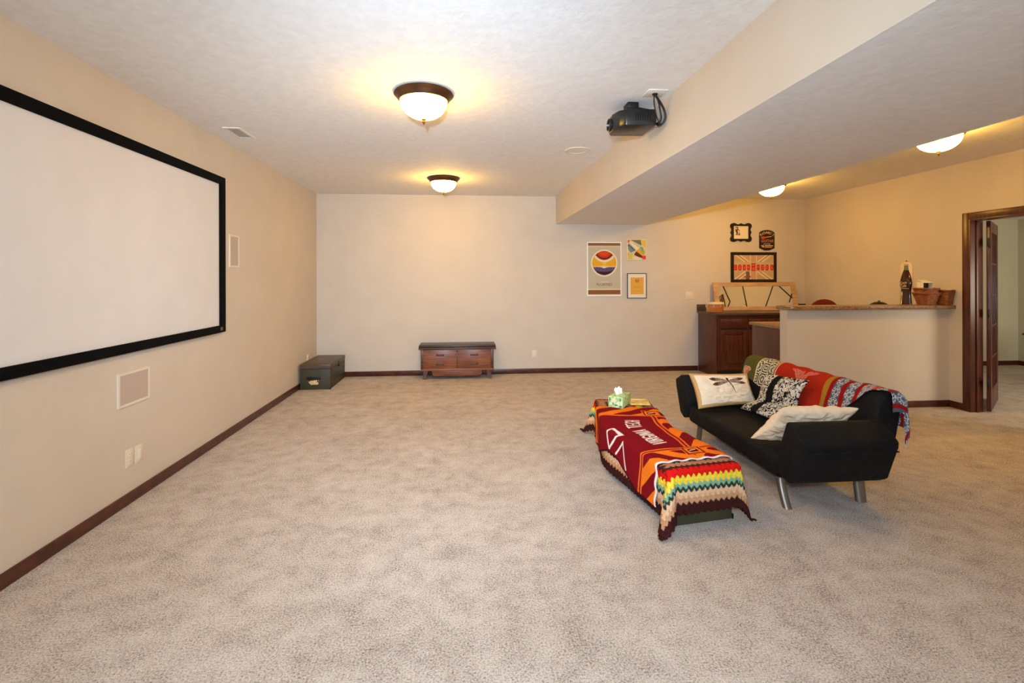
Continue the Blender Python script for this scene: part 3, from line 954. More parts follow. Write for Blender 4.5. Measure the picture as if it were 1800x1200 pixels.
g = [(mx - 0.065 + 0.036 * math.cos(a) * (1 + 0.15 * math.cos(2 * a)), 2.085 + 0.022 * math.sin(a)) for a in np.linspace(0, 2 * PI, 18, endpoint=False)]
prism('guitar_body', g, 'y', yt, YB - 0.011, M_letr, t)
prism('guitar_neck', [(mx - 0.035, 2.082), (mx + 0.075, 2.098), (mx + 0.082, 2.106), (mx + 0.080, 2.112), (mx - 0.035, 2.094)], 'y', yt, YB - 0.011, M_letp, t)

# ------------------------------------------------------------------ bar: back cabinet, counters
M_back = noise_mat('dark_laminate', c(62, 44, 34), c(92, 68, 52), nscale=60, detail=5, rough=0.3, spec=0.5)
M_lam = noise_mat('granite_laminate', c(92, 66, 44), c(168, 128, 88), nscale=46, detail=6, rough=0.28, spec=0.5, lo=0.3, hi=0.7)
def cabinet(t, x0, x1, yf, yb, z0, z1, ndoor):
    box('body', x0, x1, yf + 0.02, yb, z0, z1, M_cab, t, 0.002)
    box('toe_kick', x0 + 0.01, x1 - 0.01, yf + 0.07, yf + 0.08, 0, z0, M_dark, t)
    w_ = (x1 - x0 - 0.05) / ndoor
    bm = bmesh.new()
    box_bm(x0, x1, yf, yf + 0.02, z1 - 0.035, z1, bm=bm); box_bm(x0, x1, yf, yf + 0.02, z0, z0 + 0.03, bm=bm)
    for k in range(ndoor + 1):
        xx = x0 + 0.0 + (x1 - x0 - 0.045) * k / ndoor
        box_bm(xx, xx + 0.045, yf, yf + 0.02, z0 + 0.03, z1 - 0.035, bm=bm)
    bm_obj('face_frame', bm, M_cab, t)
    for k in range(ndoor):
        a = x0 + 0.035 + (x1 - x0 - 0.045) * k / ndoor
        b_ = x0 + 0.010 + (x1 - x0 - 0.045) * (k + 1) / ndoor
        box('drawer_front', a, b_, yf - 0.018, yf, z1 - 0.185, z1 - 0.045, M_cab, t, 0.006)
        d = bpy.data.objects.new('door', None)
        dz0, dz1 = z0 + 0.02, z1 - 0.205
        o = box('door', a, b_, yf - 0.010, yf, dz0, dz1, M_cab, t, 0.002)
        s_ = 0.06
        box('door_stile', a, a + s_, yf - 0.020, yf - 0.010, dz0, dz1, M_cab, o, 0.004); box('door_stile', b_ - s_, b_, yf - 0.020, yf - 0.010, dz0, dz1, M_cab, o, 0.004)
        box('door_rail', a + s_, b_ - s_, yf - 0.020, yf - 0.010, dz0, dz0 + s_, M_cab, o, 0.004); box('door_rail', a + s_, b_ - s_, yf - 0.020, yf - 0.010, dz1 - s_, dz1, M_cab, o, 0.004)
        box('raised_panel', a + s_ + 0.02, b_ - s_ - 0.02, yf - 0.018, yf - 0.010, dz0 + s_ + 0.02, dz1 - s_ - 0.02, M_cab, o, 0.006)
t = thing('base_cabinet', (3.9, 7.1, 0), 'dark stained base cabinet with panel doors along the back wall', 'cabinet')
cabinet(t, 3.66, XR - 0.005, 6.81, YB - 0.003, 0.10, 0.90, 4)
box('end_panel', 3.648, 3.659, 6.83, YB - 0.016, 0, 0.90, M_cab, t, 0.001)
t = thing('back_counter', (3.9, 7.1, 0.9), 'dark worktop with low backsplash on the back wall cabinet', 'counter')
box('worktop', 3.63, XR - 0.003, 6.775, YB - 0.002, 0.902, 0.940, M_back, t, 0.008)
box('backsplash', 3.63, XR - 0.003, YB - 0.024, YB - 0.002, 0.9405, 1.035, M_back, t, 0.004)
t = thing('bar_cabinet', (3.55, 5.5, 0), 'brown cabinet end behind the beige bar half wall', 'cabinet')
box('end_panel', 3.54, 3.555, PY1 + 0.002, 5.77, 0.0, 0.868, M_cab, t, 0.002)
box('body', 3.556, XR - 0.004, PY1 + 0.002, 5.75, 0.10, 0.868, M_cab, t, 0.002)
box('toe_kick', 3.556, XR - 0.004, PY1 + 0.002, 5.69, 0, 0.099, M_dark, t)
for k in range(3):
    a = 3.58 + k * 0.61
    o = box('door', a, a + 0.59, 5.751, 5.769, 0.13, 0.85, M_cab, t, 0.004)
tag(box('inner_counter', 3.515, XR - 0.003, PY1 + 0.002, 5.80, 0.870, 0.905, M_lam, None, 0.006, origin=(3.5, 5.5, 0.87)), 'tan lower worktop tucked behind the bar half wall', 'counter')
# raised bar top with clipped, rounded corner
yb0, yb1 = 4.985, 5.235
pl = [(XR - 0.003, yb0), (XR - 0.003, yb1), (3.50, yb1), (3.478, yb1 - 0.02), (3.475, 5.12)]
for k in range(7):
    a = PI + k / 6 * PI / 2
    pl.append((3.588 + 0.113 * math.cos(a), yb0 + 0.113 + 0.113 * math.sin(a)))
o = prism('bar_counter', pl, 'z', PZ + 0.001, PZ + 0.041, M_lam, None, 0.006, origin=(4.4, 5.1, PZ))
tag(o, 'brown speckled raised bar top on the beige half wall', 'counter')
BZ = PZ + 0.042

# mirror leaning on the back counter
M_maple = noise_mat('pale_maple', c(186, 142, 104), c(206, 164, 124), scale=(1, 6, 6), nscale=5, rough=0.4)
M_mirror = new_mat('mirror_glass', (0.86, 0.87, 0.84, 1), 0.01, 1.0)
t = thing('wall_mirror', (4.52, 7.26, 0.941), 'wide maple framed mirror with black lines leaning above the back counter', 'mirror')
m0, m1, mh = 3.862, 5.215, 0.432
yb_, yt_ = 7.262, 7.352
tx = (yt_ - yb_) / mh
def mp(x, h, d):                                  # point on the tilted mirror, d = distance in front of it
    return (x, yb_ + tx * h - d, 0.942 + h + tx * d)
def mbox(name, x0, x1, h0, h1, d0, d1, mat, par, shear=0.0):
    vs = [mp(x0, h0, d0), mp(x1, h0, d0), mp(x1 + shear, h1, d0), mp(x0 + shear, h1, d0), mp(x0, h0, d1), mp(x1, h0, d1), mp(x1 + shear, h1, d1), mp(x0 + shear, h1, d1)]
    return mesh(name, vs, [(3, 2, 1, 0), (4, 5, 6, 7), (0, 1, 5, 4), (1, 2, 6, 5), (2, 3, 7, 6), (3, 0, 4, 7)], mat, par)
fwm = 0.075
for nm, a0, a1, h0, h1 in (('frame_bar', m0, m1, 0, 0.058), ('frame_bar', m0, m1, mh - 0.058, mh), ('frame_bar', m0, m0 + fwm, 0.058, mh - 0.058), ('frame_bar', m1 - fwm, m1, 0.058, mh - 0.058)):
    o = mbox(nm, a0, a1, h0, h1, -0.010, 0.016, M_maple, t)
mbox('mirror_glass', m0 + fwm - 0.01, m1 - fwm + 0.01, 0.05, mh - 0.05, -0.008, 0.004, M_mirror, t)
def mline(pts, r):
    tube('lead_line', [mp(m0 + fwm + (m1 - m0 - 2 * fwm) * u, 0.058 + (mh - 0.116) * v, 0.006) for u, v in pts], r, M_black, t, 6, smooth_path=False)
mline([(0.075, 1), (0.145, 0.25), (0.11, 0.0)], 0.009)
mline([(0.34, 1), (0.365, 0.0)], 0.008)
mline([(0.755, 1), (0.62, 0.0)], 0.008)
mline([(0.84, 1), (1.0, 0.40)], 0.008)
mline([(1.0, 0.62), (0.95, 0.2)], 0.008)

# small amber drum on the back counter
M_amber = noise_mat('amber_lacquer', c(176, 100, 44), c(196, 118, 56), scale=(1, 1, 3), nscale=8, rough=0.12, spec=0.6, coat=0.6)
M_hide = new_mat('pale_drum_skin', c(232, 206, 164), 0.5)
t = thing('small_drum', (3.715, 7.0, 0.941), 'small glossy amber drum with pale skin on the back counter', 'drum')
lathe('shell', [(0.105, 0.0), (0.116, 0.004), (0.121, 0.06), (0.121, 0.118)], (3.715, 7.0, 0.941), M_amber, t, 40)
lathe('skin', [(0.121, 0.118), (0.127, 0.120), (0.129, 0.132), (0.125, 0.146), (0.11, 0.148), (0.0005, 0.146)], (3.715, 7.0, 0.941), M_hide, t, 40)
for k in range(8):
    a = 2 * PI * k / 8 + 0.2
    lathe('tuning_peg', [(0.006, 0), (0.006, 0.05), (0.0005, 0.052)], (3.715 + 0.124 * math.cos(a), 7.0 + 0.124 * math.sin(a), 1.012), M_chrome, t, 8)

# ------------------------------------------------------------------ things on and behind the bar
M_wicker = noise_mat('brown_wicker', c(112, 62, 34), c(160, 96, 56), scale=(1, 1, 4), nscale=26, detail=3, rough=0.6, bump=0.5, bscale=70, bdist=0.004)
def basket(t, cx, cy, z0, hw0, hw1, hd0, hd1, hgt, thick=0.008):
    """tapered rounded-square woven basket with a rim"""
    n = 32
    def ring(hw, hd, z):
        r = []
        for k in range(n):
            a = 2 * PI * k / n
            ca, sa = math.cos(a), math.sin(a)
            e = (abs(ca) ** 5 + abs(sa) ** 5) ** (-1 / 5)
            r.append((cx + hw * ca * e, cy + hd * sa * e, z))
        return r
    rows = 9
    vs, fs = [], []
    prof = []
    for i in range(rows + 1):
        u = i / rows
        wv = 0.0025 * (i % 2)
        prof.append((hw0 + (hw1 - hw0) * u + wv, hd0 + (hd1 - hd0) * u + wv, z0 + hgt * u))
    prof.append((hw1 - thick, hd1 - thick, z0 + hgt))
    prof.append((hw0 - thick, hd0 - thick, z0 + 0.008))
    for hw, hd, z in prof:
        vs += ring(hw, hd, z)
    for i in range(len(prof) - 1):
        for k in range(n):
            fs.append((i * n + k, i * n + (k + 1) % n, (i + 1) * n + (k + 1) % n, (i + 1) * n + k))
    fs.append(tuple(reversed(range(n)))); fs.append(tuple((len(prof) - 1) * n + k for k in range(n)))
    o = mesh('weave', vs, fs, M_wicker, t, True); soften(o, 40)
    rv, rf = [], []
    rp = [(0.004, 0), (0.004, -0.018), (-0.004, -0.018), (-thick - 0.004, 0.0), (-thick - 0.004, 0.004), (0.004, 0.004)]
    for d, dz in rp:
        rv += ring(hw1 + d, hd1 + d, z0 + hgt + dz)
    for i in range(len(rp)):
        j = (i + 1) % len(rp)
        for k in range(n):
            rf.append((i * n + k, i * n + (k + 1) % n, j * n + (k + 1) % n, j * n + k))
    mesh('rim', rv, rf, M_wicker, t, True)
bc = (5.205, 5.12)
t = thing('wicker_basket', (*bc, BZ), 'lower brown basket of the nested pair on the bar top', 'basket', 'baskets on the bar')
basket(t, *bc, BZ, 0.062, 0.094, 0.068, 0.105, 0.135)
t = thing('wicker_basket', (*bc, BZ + 0.06), 'upper brown basket of the nested pair, holding a white box', 'basket', 'baskets on the bar')
basket(t, *bc, BZ + 0.062, 0.070, 0.088, 0.074, 0.098, 0.125)
rc = (5.365, 5.06)
t = thing('wicker_basket', (*rc, BZ), 'single brown basket with candy packets beside the door casing', 'basket', 'baskets on the bar')
basket(t, *rc, BZ, 0.044, 0.058, 0.060, 0.080, 0.165)
# open white box in the upper basket
M_card = new_mat('white_card', c(236, 226, 208), 0.7)
t = thing('open_box', (5.19, 5.13, BZ + 0.19), 'open white box with dark inside standing in the upper basket', 'box')
zb = BZ + 0.075
box('back_wall', 5.150, 5.262, 5.172, 5.176, zb, zb + 0.185, M_card, t)
box('side_wall', 5.146, 5.150, 5.10, 5.176, zb, zb + 0.180, M_card, t); box('side_wall', 5.261, 5.265, 5.10, 5.176, zb, zb + 0.180, M_card, t)
mesh('lid', [(5.142, 5.095, zb + 0.178), (5.268, 5.095, zb + 0.178), (5.264, 5.178, zb + 0.205), (5.154, 5.178, zb + 0.205), (5.142, 5.092, zb + 0.172), (5.268, 5.092, zb + 0.172), (5.264, 5.178, zb + 0.200), (5.154, 5.178, zb + 0.200)],
     [(0, 1, 2, 3), (7, 6, 5, 4), (0, 4, 5, 1), (1, 5, 6, 2), (2, 6, 7, 3), (3, 7, 4, 0)], M_card, t)
box('dark_inside', 5.152, 5.260, 5.150, 5.171, zb + 0.01, zb + 0.172, M_dark, t)  # near-black block filling the inside of the box
pk = [(5.338, 5.04, (214, 92, 70), 'red and white candy packet in the single basket, leftmost'), (5.366, 5.03, (238, 206, 170), 'cream candy packet in the middle of the single basket'), (5.393, 5.04, (232, 118, 84), 'orange candy packet in the single basket, next to the casing')]
for x, y, col, lab in pk:
    zc = BZ + 0.158
    n = 10
    vs, fs = [], []
    for i in range(n + 1):
        u = i / n * 2 - 1
        for j in range(n + 1):
            v = j / n * 2 - 1
            vs.append((x + u * 0.0165, y + v * 0.036, zc + 0.016 * (1 - u ** 4) * (1 - v ** 4)))
    for i in range(n):
        for j in range(n):
            a = i * (n + 1) + j
            fs.append((a, a + n + 1, a + n + 2, a + 1))
    k0 = len(vs)
    vs += [(p[0], p[1], 2 * zc - p[2]) for p in vs[:k0]]
    fs += [tuple(q + k0 for q in reversed(f)) for f in fs[:]]
    o = mesh('candy_packet', vs, fs, noise_mat('packet_foil', c(*col), c(244, 226, 204), nscale=30, rough=0.3), None, True, origin=(x, y, zc))
    tag(o, lab, 'candy', 'packets in the basket')
    box('support_fill', x - 0.012, x + 0.012, y - 0.015, y + 0.015, BZ + 0.009, zc - 0.004, M_dark, o)

# bottle-shaped tin sign on the right wall
M_enam = new_mat('cream_enamel', c(236, 216, 178), 0.3)
M_cola = noise_mat('cola_brown', c(46, 14, 12), c(58, 20, 16), nscale=6, rough=0.12, spec=0.6)
M_colared = new_mat('cola_red_base', c(150, 24, 20), 0.25)
M_glassg = new_mat('bottle_green', c(112, 128, 96), 0.15, 0, 0.6)
M_cap = new_mat('bottle_cap', c(206, 150, 128), 0.3)
SYc, SZb, SZt = 5.595, 1.06, 1.640
k_ = 1.0
t = thing('bottle_sign', (XR, SYc, SZb), 'tall cream tin sign with an embossed cola bottle on the right wall', 'sign')
hw = 0.082
pl = [(SYc - hw, SZb), (SYc + hw, SZb), (SYc + hw, SZt - 0.05)]
for k in range(1, 8):
    a = k / 8 * PI
    pl.append((SYc + hw * math.cos(a), SZt - 0.05 + 0.05 * math.sin(a)))
pl.append((SYc - hw, SZt - 0.05))
prism('plate', pl, 'x', XR - 0.008, XR - 0.001, M_enam, t, 0.003)
lathe('hanger', [(0.0005, 0.0), (0.010, 0.002), (0.010, 0.008), (0.0005, 0.012)], (XR - 0.006, SYc, SZt + 0.006), M_iron, t, 12)
# half-round bottle relief
prof = [(0.070, 0.0), (0.076, 0.02), (0.078, 0.05), (0.072, 0.12), (0.066, 0.19), (0.068, 0.235), (0.078, 0.275), (0.080, 0.32), (0.074, 0.36), (0.060, 0.41), (0.044, 0.45), (0.032, 0.475), (0.028, 0.50), (0.026, 0.525), (0.030, 0.530), (0.030, 0.548), (0.024, 0.552)]
def relief(name, pr, mat):
    n = 14
    vs, fs = [], []
    for r, z in pr:
        for k in range(n + 1):
            a = PI * k / n
            fl = 1 + (0.035 * math.cos(k * PI) if 0.03 < z < 0.23 else 0)
            vs.append((XR - 0.008 - 0.5 * r * math.sin(a) * fl, SYc + r * math.cos(a), SZb + 0.005 + z))
    for i in range(len(pr) - 1):
        for k in range(n):
            a = i * (n + 1) + k
            fs.append((a, a + 1, a + n + 2, a + n + 1))
    return soften(mesh(name, vs, fs, mat, t, True), 60)
relief('bottle_base', prof[0:3], M_colared)
relief('bottle_body', prof[2:12], M_cola)
relief('bottle_neck', prof[11:15], M_glassg)
relief('bottle_cap', prof[14:], M_cap)
for word, z, sz in (('Coca', 0.318, 0.044), ('Cola', 0.280, 0.044)):
    vs, fs = text_polys(word, sz)
    mesh('script_word', [(XR - 0.008 - 0.5 * math.sqrt(max(0.083 ** 2 - min(v[0] * 1.0, 0.08) ** 2, 1e-6)) - 0.003, SYc - v[0] * 1.0, SZb + 0.005 + z + v[1] + v[0] * 0.15) for v in vs], fs, M_enam, t)
box('script_line', XR - 0.052, XR - 0.030, SYc - 0.06, SYc + 0.06, SZb + 0.252, SZb + 0.256, M_enam, t)

# dark red rounded chair back behind the bar
M_redwood = noise_mat('dark_red_wood', c(104, 26, 14), c(122, 34, 18), scale=(4, 4, 1), nscale=5, rough=0.35)
ccx, ccy = 4.80, 6.18
t = thing('bar_chair', (ccx, ccy, 0), 'dark red chair with rounded back just rising above the bar top', 'chair')
pb = []
for k in range(15):
    a = PI * k / 14
    pb.append((ccx + 0.21 * math.cos(a), 1.00 + 0.163 * math.sin(a)))
pb += [(ccx - 0.19, 0.80), (ccx + 0.19, 0.80)]
prism('backrest', pb, 'y', ccy - 0.012, ccy + 0.014, M_redwood, t, 0.006)
seat = [(ccx + 0.21 * math.cos(a), ccy + 0.20 + 0.20 * math.sin(a)) for a in np.linspace(0, 2 * PI, 24, endpoint=False)]
prism('seat', seat, 'z', 0.60, 0.635, M_redwood, t, 0.006)
for sx_ in (-1, 1):
    for sy_ in (0, 1):
        tube('leg', [(ccx + sx_ * 0.14, ccy + 0.06 + sy_ * 0.26, 0.60), (ccx + sx_ * 0.20, ccy - 0.0 + sy_ * 0.38, 0.0)], 0.017, M_redwood, t, 8, smooth_path=False)
    tube('back_post', [(ccx + sx_ * 0.15, ccy + 0.03, 0.61), (ccx + sx_ * 0.16, ccy, 0.84)], 0.013, M_redwood, t, 8, smooth_path=False)
for yy, z in ((0.03, 0.22), (0.345, 0.22)):
    tube('stretcher', [(ccx - 0.18, ccy + yy, z), (ccx + 0.18, ccy + yy, z)], 0.011, M_redwood, t, 8, smooth_path=False)

# dark pot on the inner counter
kx, ky = 4.975, 5.50
t = thing('dark_pot', (kx, ky, 0.906), 'small dark rounded pot top peeking over the bar top', 'pot')
lathe('pot_body', [(0.0005, 0), (0.085, 0.0), (0.10, 0.02), (0.105, 0.10), (0.10, 0.19), (0.098, 0.195)], (kx, ky, 0.906), M_iron, t, 30)
lathe('pot_lid', [(0.104, 0.193), (0.104, 0.200), (0.09, 0.222), (0.05, 0.245), (0.015, 0.252), (0.0005, 0.252)], (kx, ky, 0.906), M_iron, t, 30)
lathe('lid_knob', [(0.008, 0.250), (0.014, 0.262), (0.010, 0.270), (0.0005, 0.272)], (kx, ky, 0.906), M_steel, t, 16)
for s_ in (-1, 1):
    tube('pot_handle', [(kx + s_ * 0.10, ky - 0.03, 1.06), (kx + s_ * 0.135, ky - 0.02, 1.065), (kx + s_ * 0.135, ky + 0.02, 1.065), (kx + s_ * 0.10, ky + 0.03, 1.06)], 0.006, M_iron, t, 8)

# table in the side room, only its corner in view
t = thing('side_table', (7.9, 5.8, 0), 'dark table edge in the room beyond the doorway', 'table')
box('table_top', 7.55, 8.6, 5.60, 6.05, 0.665, 0.690, M_door, t, 0.006)
box('table_apron', 7.66, 8.5, 5.64, 6.0, 0.62, 0.664, M_door, t, 0.003)
for xx in (7.8, 8.4):
    for yy in (5.66, 5.93):
        box('leg', xx, xx + 0.05, yy, yy + 0.05, 0, 0.62, M_door, t, 0.004)
# ------------------------------------------------------------------ black sofa with tilted arms
M_sofa = noise_mat('black_cotton', c(15, 14, 14), c(22, 20, 19), nscale=9, detail=5, rough=0.8, spec=0.2, bump=0.55, bscale=26, bdist=0.010)
SO = (2.3, 3.62, 0)
t = thing('sofa', SO, 'small black sofa with outward tilted arms standing on metal legs', 'sofa')
sofa = t
def cushion(name, poly, axis, a, b, bev, seg=4):
    o = prism(name, poly, axis, a, b, M_sofa, t, bev, seg=seg)
    return o
SX0, SX1 = 2.0, 2.60
# seat (profile in x,z swept along y) with a soft crown
bm = box_bm(SX0, SX1, 2.985, 4.245, 0.165, 0.305, 0.035, 4)
o = soften(bm_obj('seat', bm, M_sofa, t), 60)
def arm(name, pts, par):
    """pts: (y,z) outline, swept over x with softened edges and a few creases"""
    o = prism(name, pts, 'x', SX0 - 0.005, SX1 + 0.01, M_sofa, t, 0.016, seg=3)
    return soften(o, 70)
arm('arm', [(2.975, 0.200), (2.985, 0.330), (2.895, 0.556), (2.850, 0.552), (2.733, 0.462), (2.738, 0.425), (2.815, 0.210), (2.88, 0.172)], t)
arm('arm', [(4.255, 0.200), (4.245, 0.330), (4.335, 0.556), (4.385, 0.556), (4.500, 0.495), (4.492, 0.440), (4.400, 0.205), (4.33, 0.172)], t)
# welt along the near arm's outer panel
tube('welt', [(SX0 + 0.01, 2.735, 0.405), (2.3, 2.722, 0.412), (SX1, 2.735, 0.405)], 0.005, M_sofa, t, 6)
# backrest profile (x,z)
BPROF = [(2.52, 0.20), (2.53, 0.32), (2.585, 0.52), (2.622, 0.645), (2.655, 0.700), (2.705, 0.722), (2.752, 0.705), (2.775, 0.655), (2.755, 0.50), (2.71, 0.30), (2.66, 0.20)]
BY0, BY1 = 2.925, 4.405
pf = [(p.x, p.z) for p in catmull([(x, 0, z) for x, z in BPROF], 4)]
o = prism('backrest', pf, 'y', BY0, BY1, M_sofa, t, 0, smooth=True)
def cap(yc, s_):
    # rounded end of the backrest
    cxp = sum(p[0] for p in pf) / len(pf); czp = sum(p[1] for p in pf) / len(pf)
    vs, fs = [], []
    n = len(pf)
    R = 5
    for k in range(R + 1):
        a = k / R * PI / 2
        f = 1 - (1 - math.cos(a)) * 0.16
        for x, z in pf:
            vs.append((cxp + (x - cxp) * f, yc + s_ * 0.03 * math.sin(a), czp + (z - czp) * f))
    for k in range(R):
        for i in range(n):
            j = (i + 1) % n
            fs.append((k * n + i, k * n + j, (k + 1) * n + j, (k + 1) * n + i))
    fs.append(tuple(R * n + i for i in range(n)))
    o = mesh('backrest_end', vs, fs, M_sofa, t, True)
    bm_ = bmesh.new(); bm_.from_mesh(o.data); bmesh.ops.recalc_face_normals(bm_, faces=bm_.faces); bm_.to_mesh(o.data); bm_.free()
    soften(o, 60)
cap(BY0, -1); cap(BY1, 1)
# base frame and metal legs
box('base_frame', 2.05, 2.60, 3.02, 4.21, 0.150, 0.172, M_dark, t, 0.004)
def leg(top, foot, w_, d_):
    n = 16
    vs, fs = [], []
    R = 6
    for k in range(R + 1):
        u = k / R
        cx = top[0] + (foot[0] - top[0]) * u; cy = top[1] + (foot[1] - top[1]) * u ** 1.4
        z = 0.168 * (1 - u)
        for i in range(n):
            a = 2 * PI * i / n
            e = (abs(math.cos(a)) ** 3 + abs(math.sin(a)) ** 3) ** (-1 / 3)
            vs.append((cx + w_ / 2 * math.cos(a) * e, cy + d_ / 2 * math.sin(a) * e, z))
    for k in range(R):
        for i in range(n):
            j = (i + 1) % n
            fs.append((k * n + i, (k + 1) * n + i, (k + 1) * n + j, k * n + j))
    fs.append(tuple(range(n))); fs.append(tuple(reversed([R * n + i for i in range(n)])))
    soften(mesh('leg', vs, fs, M_steel, t, True), 50)
leg((2.035, 3.01), (2.027, 2.930), 0.050, 0.050)
leg((2.560, 2.995), (2.562, 2.975), 0.066, 0.045)
leg((2.075, 4.17), (2.075, 4.205), 0.034, 0.050)
leg((2.565, 4.17), (2.570, 4.205), 0.062, 0.040)

# ------------------------------------------------------------------ patterned throw over the sofa back
M_throw = attr_mat('woven_throw', rough=0.95, spec=0.05, bump=0.5, bscale=420, sheen=0.0)
prof3 = [Vector((x, 0, z)) for x, z in pf]
# outline from front bottom over the top to the back; arc length measured from the crest
imax = max(range(len(prof3)), key=lambda i: prof3[i].z)
arc = [0.0]
for i in range(1, len(prof3)):
    arc.append(arc[-1] + (prof3[i] - prof3[i - 1]).length)
arc = np.array(arc) - arc[imax]
px_, pz_ = np.array([p.x for p in prof3]), np.array([p.z for p in prof3])
dxa, dza = np.gradient(px_, arc), np.gradient(pz_, arc)
nl = np.hypot(dxa, dza)
nxa, nza = -dza / nl, dxa / nl          # outward (front side: -x / up)
ny, nq = 330, 150
LY = (BY1 - 0.02) - (BY0 - 0.18)
yy = np.linspace(0, LY, ny)             # cloth coordinate from far end to the near end
Yflat = (BY1 - 0.02) - yy
qf = np.interp(Yflat, [2.6, 2.92, 2.99, 3.06, 3.2, 3.4, 3.9, 4.1, 4.25, 4.40], [0.02, 0.02, 0.045, 0.13, 0.27, 0.30, 0.30, 0.27, 0.235, 0.205])
QQ = np.linspace(0, 1, nq)
q = -qf[:, None] + (qf[:, None] + 0.26) * QQ[None, :]
YF2 = np.repeat(Yflat[:, None], nq, 1)
off = 0.010 + 0.004 * np.sin(YF2 * 31) * np.sin(q * 25 + 1) + 0.010 * np.exp(-((YF2 - 3.0) / 0.08) ** 2)
X = np.interp(q, arc, px_) + np.interp(q, arc, nxa) * off
Zz = np.interp(q, arc, pz_) + np.interp(q, arc, nza) * off
edge = BY0 - 0.035
ex = np.clip(edge - YF2, 0, None)
rr = 0.03
ang = np.clip(ex / rr, 0, PI / 2)
Y = np.where(ex > 0, edge - rr * np.sin(ang) - 0.006 * np.sin(q * 40) * (ex > 0.03), YF2)
Zz = Zz - rr * (1 - np.cos(ang)) - np.clip(ex - rr * PI / 2, 0, None) * 0.96
X = X + np.clip(ex - 0.03, 0, None) * 0.02
# colours
C = base(YF2, c(176, 44, 24))
def band(y0, y1, col):
    C[(YF2 <= y0) & (YF2 > y1)] = np.array(c(*col)[:3])
band(9, 4.19, (92, 90, 42)); band(4.19, 4.172, (222, 208, 164))
bw = (YF2 <= 4.172) & (YF2 > 3.965)
uu, vv = (YF2 - 3.965) / 0.207, q / 0.207
d1 = np.abs(((uu + vv) * 1.0) % 1 - 0.5); d2 = np.abs(((uu - vv) * 1.0) % 1 - 0.5)
pat = (np.sin((d1 + d2) * 2 * PI * 5.0) > 0) ^ (np.minimum(d1, d2) < 0.06)
C[bw] = np.where(pat[bw][:, None], np.array(c(44, 38, 30)[:3]), np.array(c(222, 212, 178)[:3]))
band(3.965, 3.950, (206, 170, 120)); band(3.950, 3.940, (120, 70, 40)); band(3.940, 3.930, (222, 196, 150))
band(3.372, 3.327, (172, 120, 44)); band(3.327, 3.290, (150, 26, 26))
def flakes(y0, y1, bg=(82, 88, 100)):
    mk = (YF2 <= y0) & (YF2 > y1)
    h = (y0 - y1)
    u = (YF2 - (y0 + y1) / 2) / h
    v = ((q / h) % 1.0) - 0.5
    r = np.hypot(u, v); a = np.arctan2(v, u)
    st = (np.abs(np.sin(a * 4)) < 0.38) & (r < 0.46) & (r > 0.10) | (np.abs(r - 0.44) < 0.05) & (np.sin(a * 16) > 0) | (np.abs(r - 0.24) < 0.03)
    C[mk] = np.array(c(*bg)[:3]); C[mk & st] = np.array(c(206, 206, 204)[:3])
flakes(3.290, 3.210); band(3.210, 3.172, (150, 26, 26)); flakes(3.172, 3.095); band(3.095, 3.062, (150, 26, 26))
flakes(3.062, 2.99, (120, 96, 104)); band(2.99, 2.965, (206, 62, 44)); flakes(2.965, 2.90); band(2.90, 2.876, (150, 26, 26)); flakes(2.876, 2.80); band(2.80, 2.77, (150, 26, 26)); flakes(2.77, 2.60)
# pink leaves woven into the red field, peach leaf on the olive end
def leaf(yc, qc, L, Wd, a, col):
    dy, dq = (YF2 - yc), (q - qc)
    u = dy * math.cos(a) + dq * math.sin(a); v = -dy * math.sin(a) + dq * math.cos(a)
    ww = Wd * np.sin(np.clip((u / L + 0.5), 0, 1) * PI) ** 0.8
    mk = (np.abs(u) < L / 2) & (np.abs(v) < ww)
    C[mk] = np.array(c(*col)[:3])
    C[mk & (np.abs(v) < 0.0025)] = np.array(c(176, 70, 60)[:3])
pk = (216, 118, 100)
leaf(3.69, -0.055, 0.17, 0.016, 0.15, pk); leaf(3.675, -0.085, 0.15, 0.020, 0.75, pk); leaf(3.62, -0.10, 0.14, 0.020, 1.35, pk); leaf(3.58, -0.07, 0.12, 0.018, 1.9, pk); leaf(3.54, -0.045, 0.13, 0.014, -0.35, pk)
leaf(4.33, -0.175, 0.11, 0.035, 1.0, (222, 164, 124)); leaf(4.30, -0.15, 0.10, 0.018, 0.2, (222, 164, 124)); leaf(4.31, -0.19, 0.10, 0.018, 2.0, (206, 130, 92))
C *= (0.9 + 0.2 * vnoise(YF2, q, 160, 8))[..., None]
# the far and front hems in a thin darker line
P = np.stack([X, Y, Zz], -1)
o = grid_obj('throw_blanket', P, C, M_throw, None, thick=0.005, origin=(2.7, 3.6, 0.5))
tag(o, 'red, olive and grey patterned throw draped over the sofa back', 'blanket')

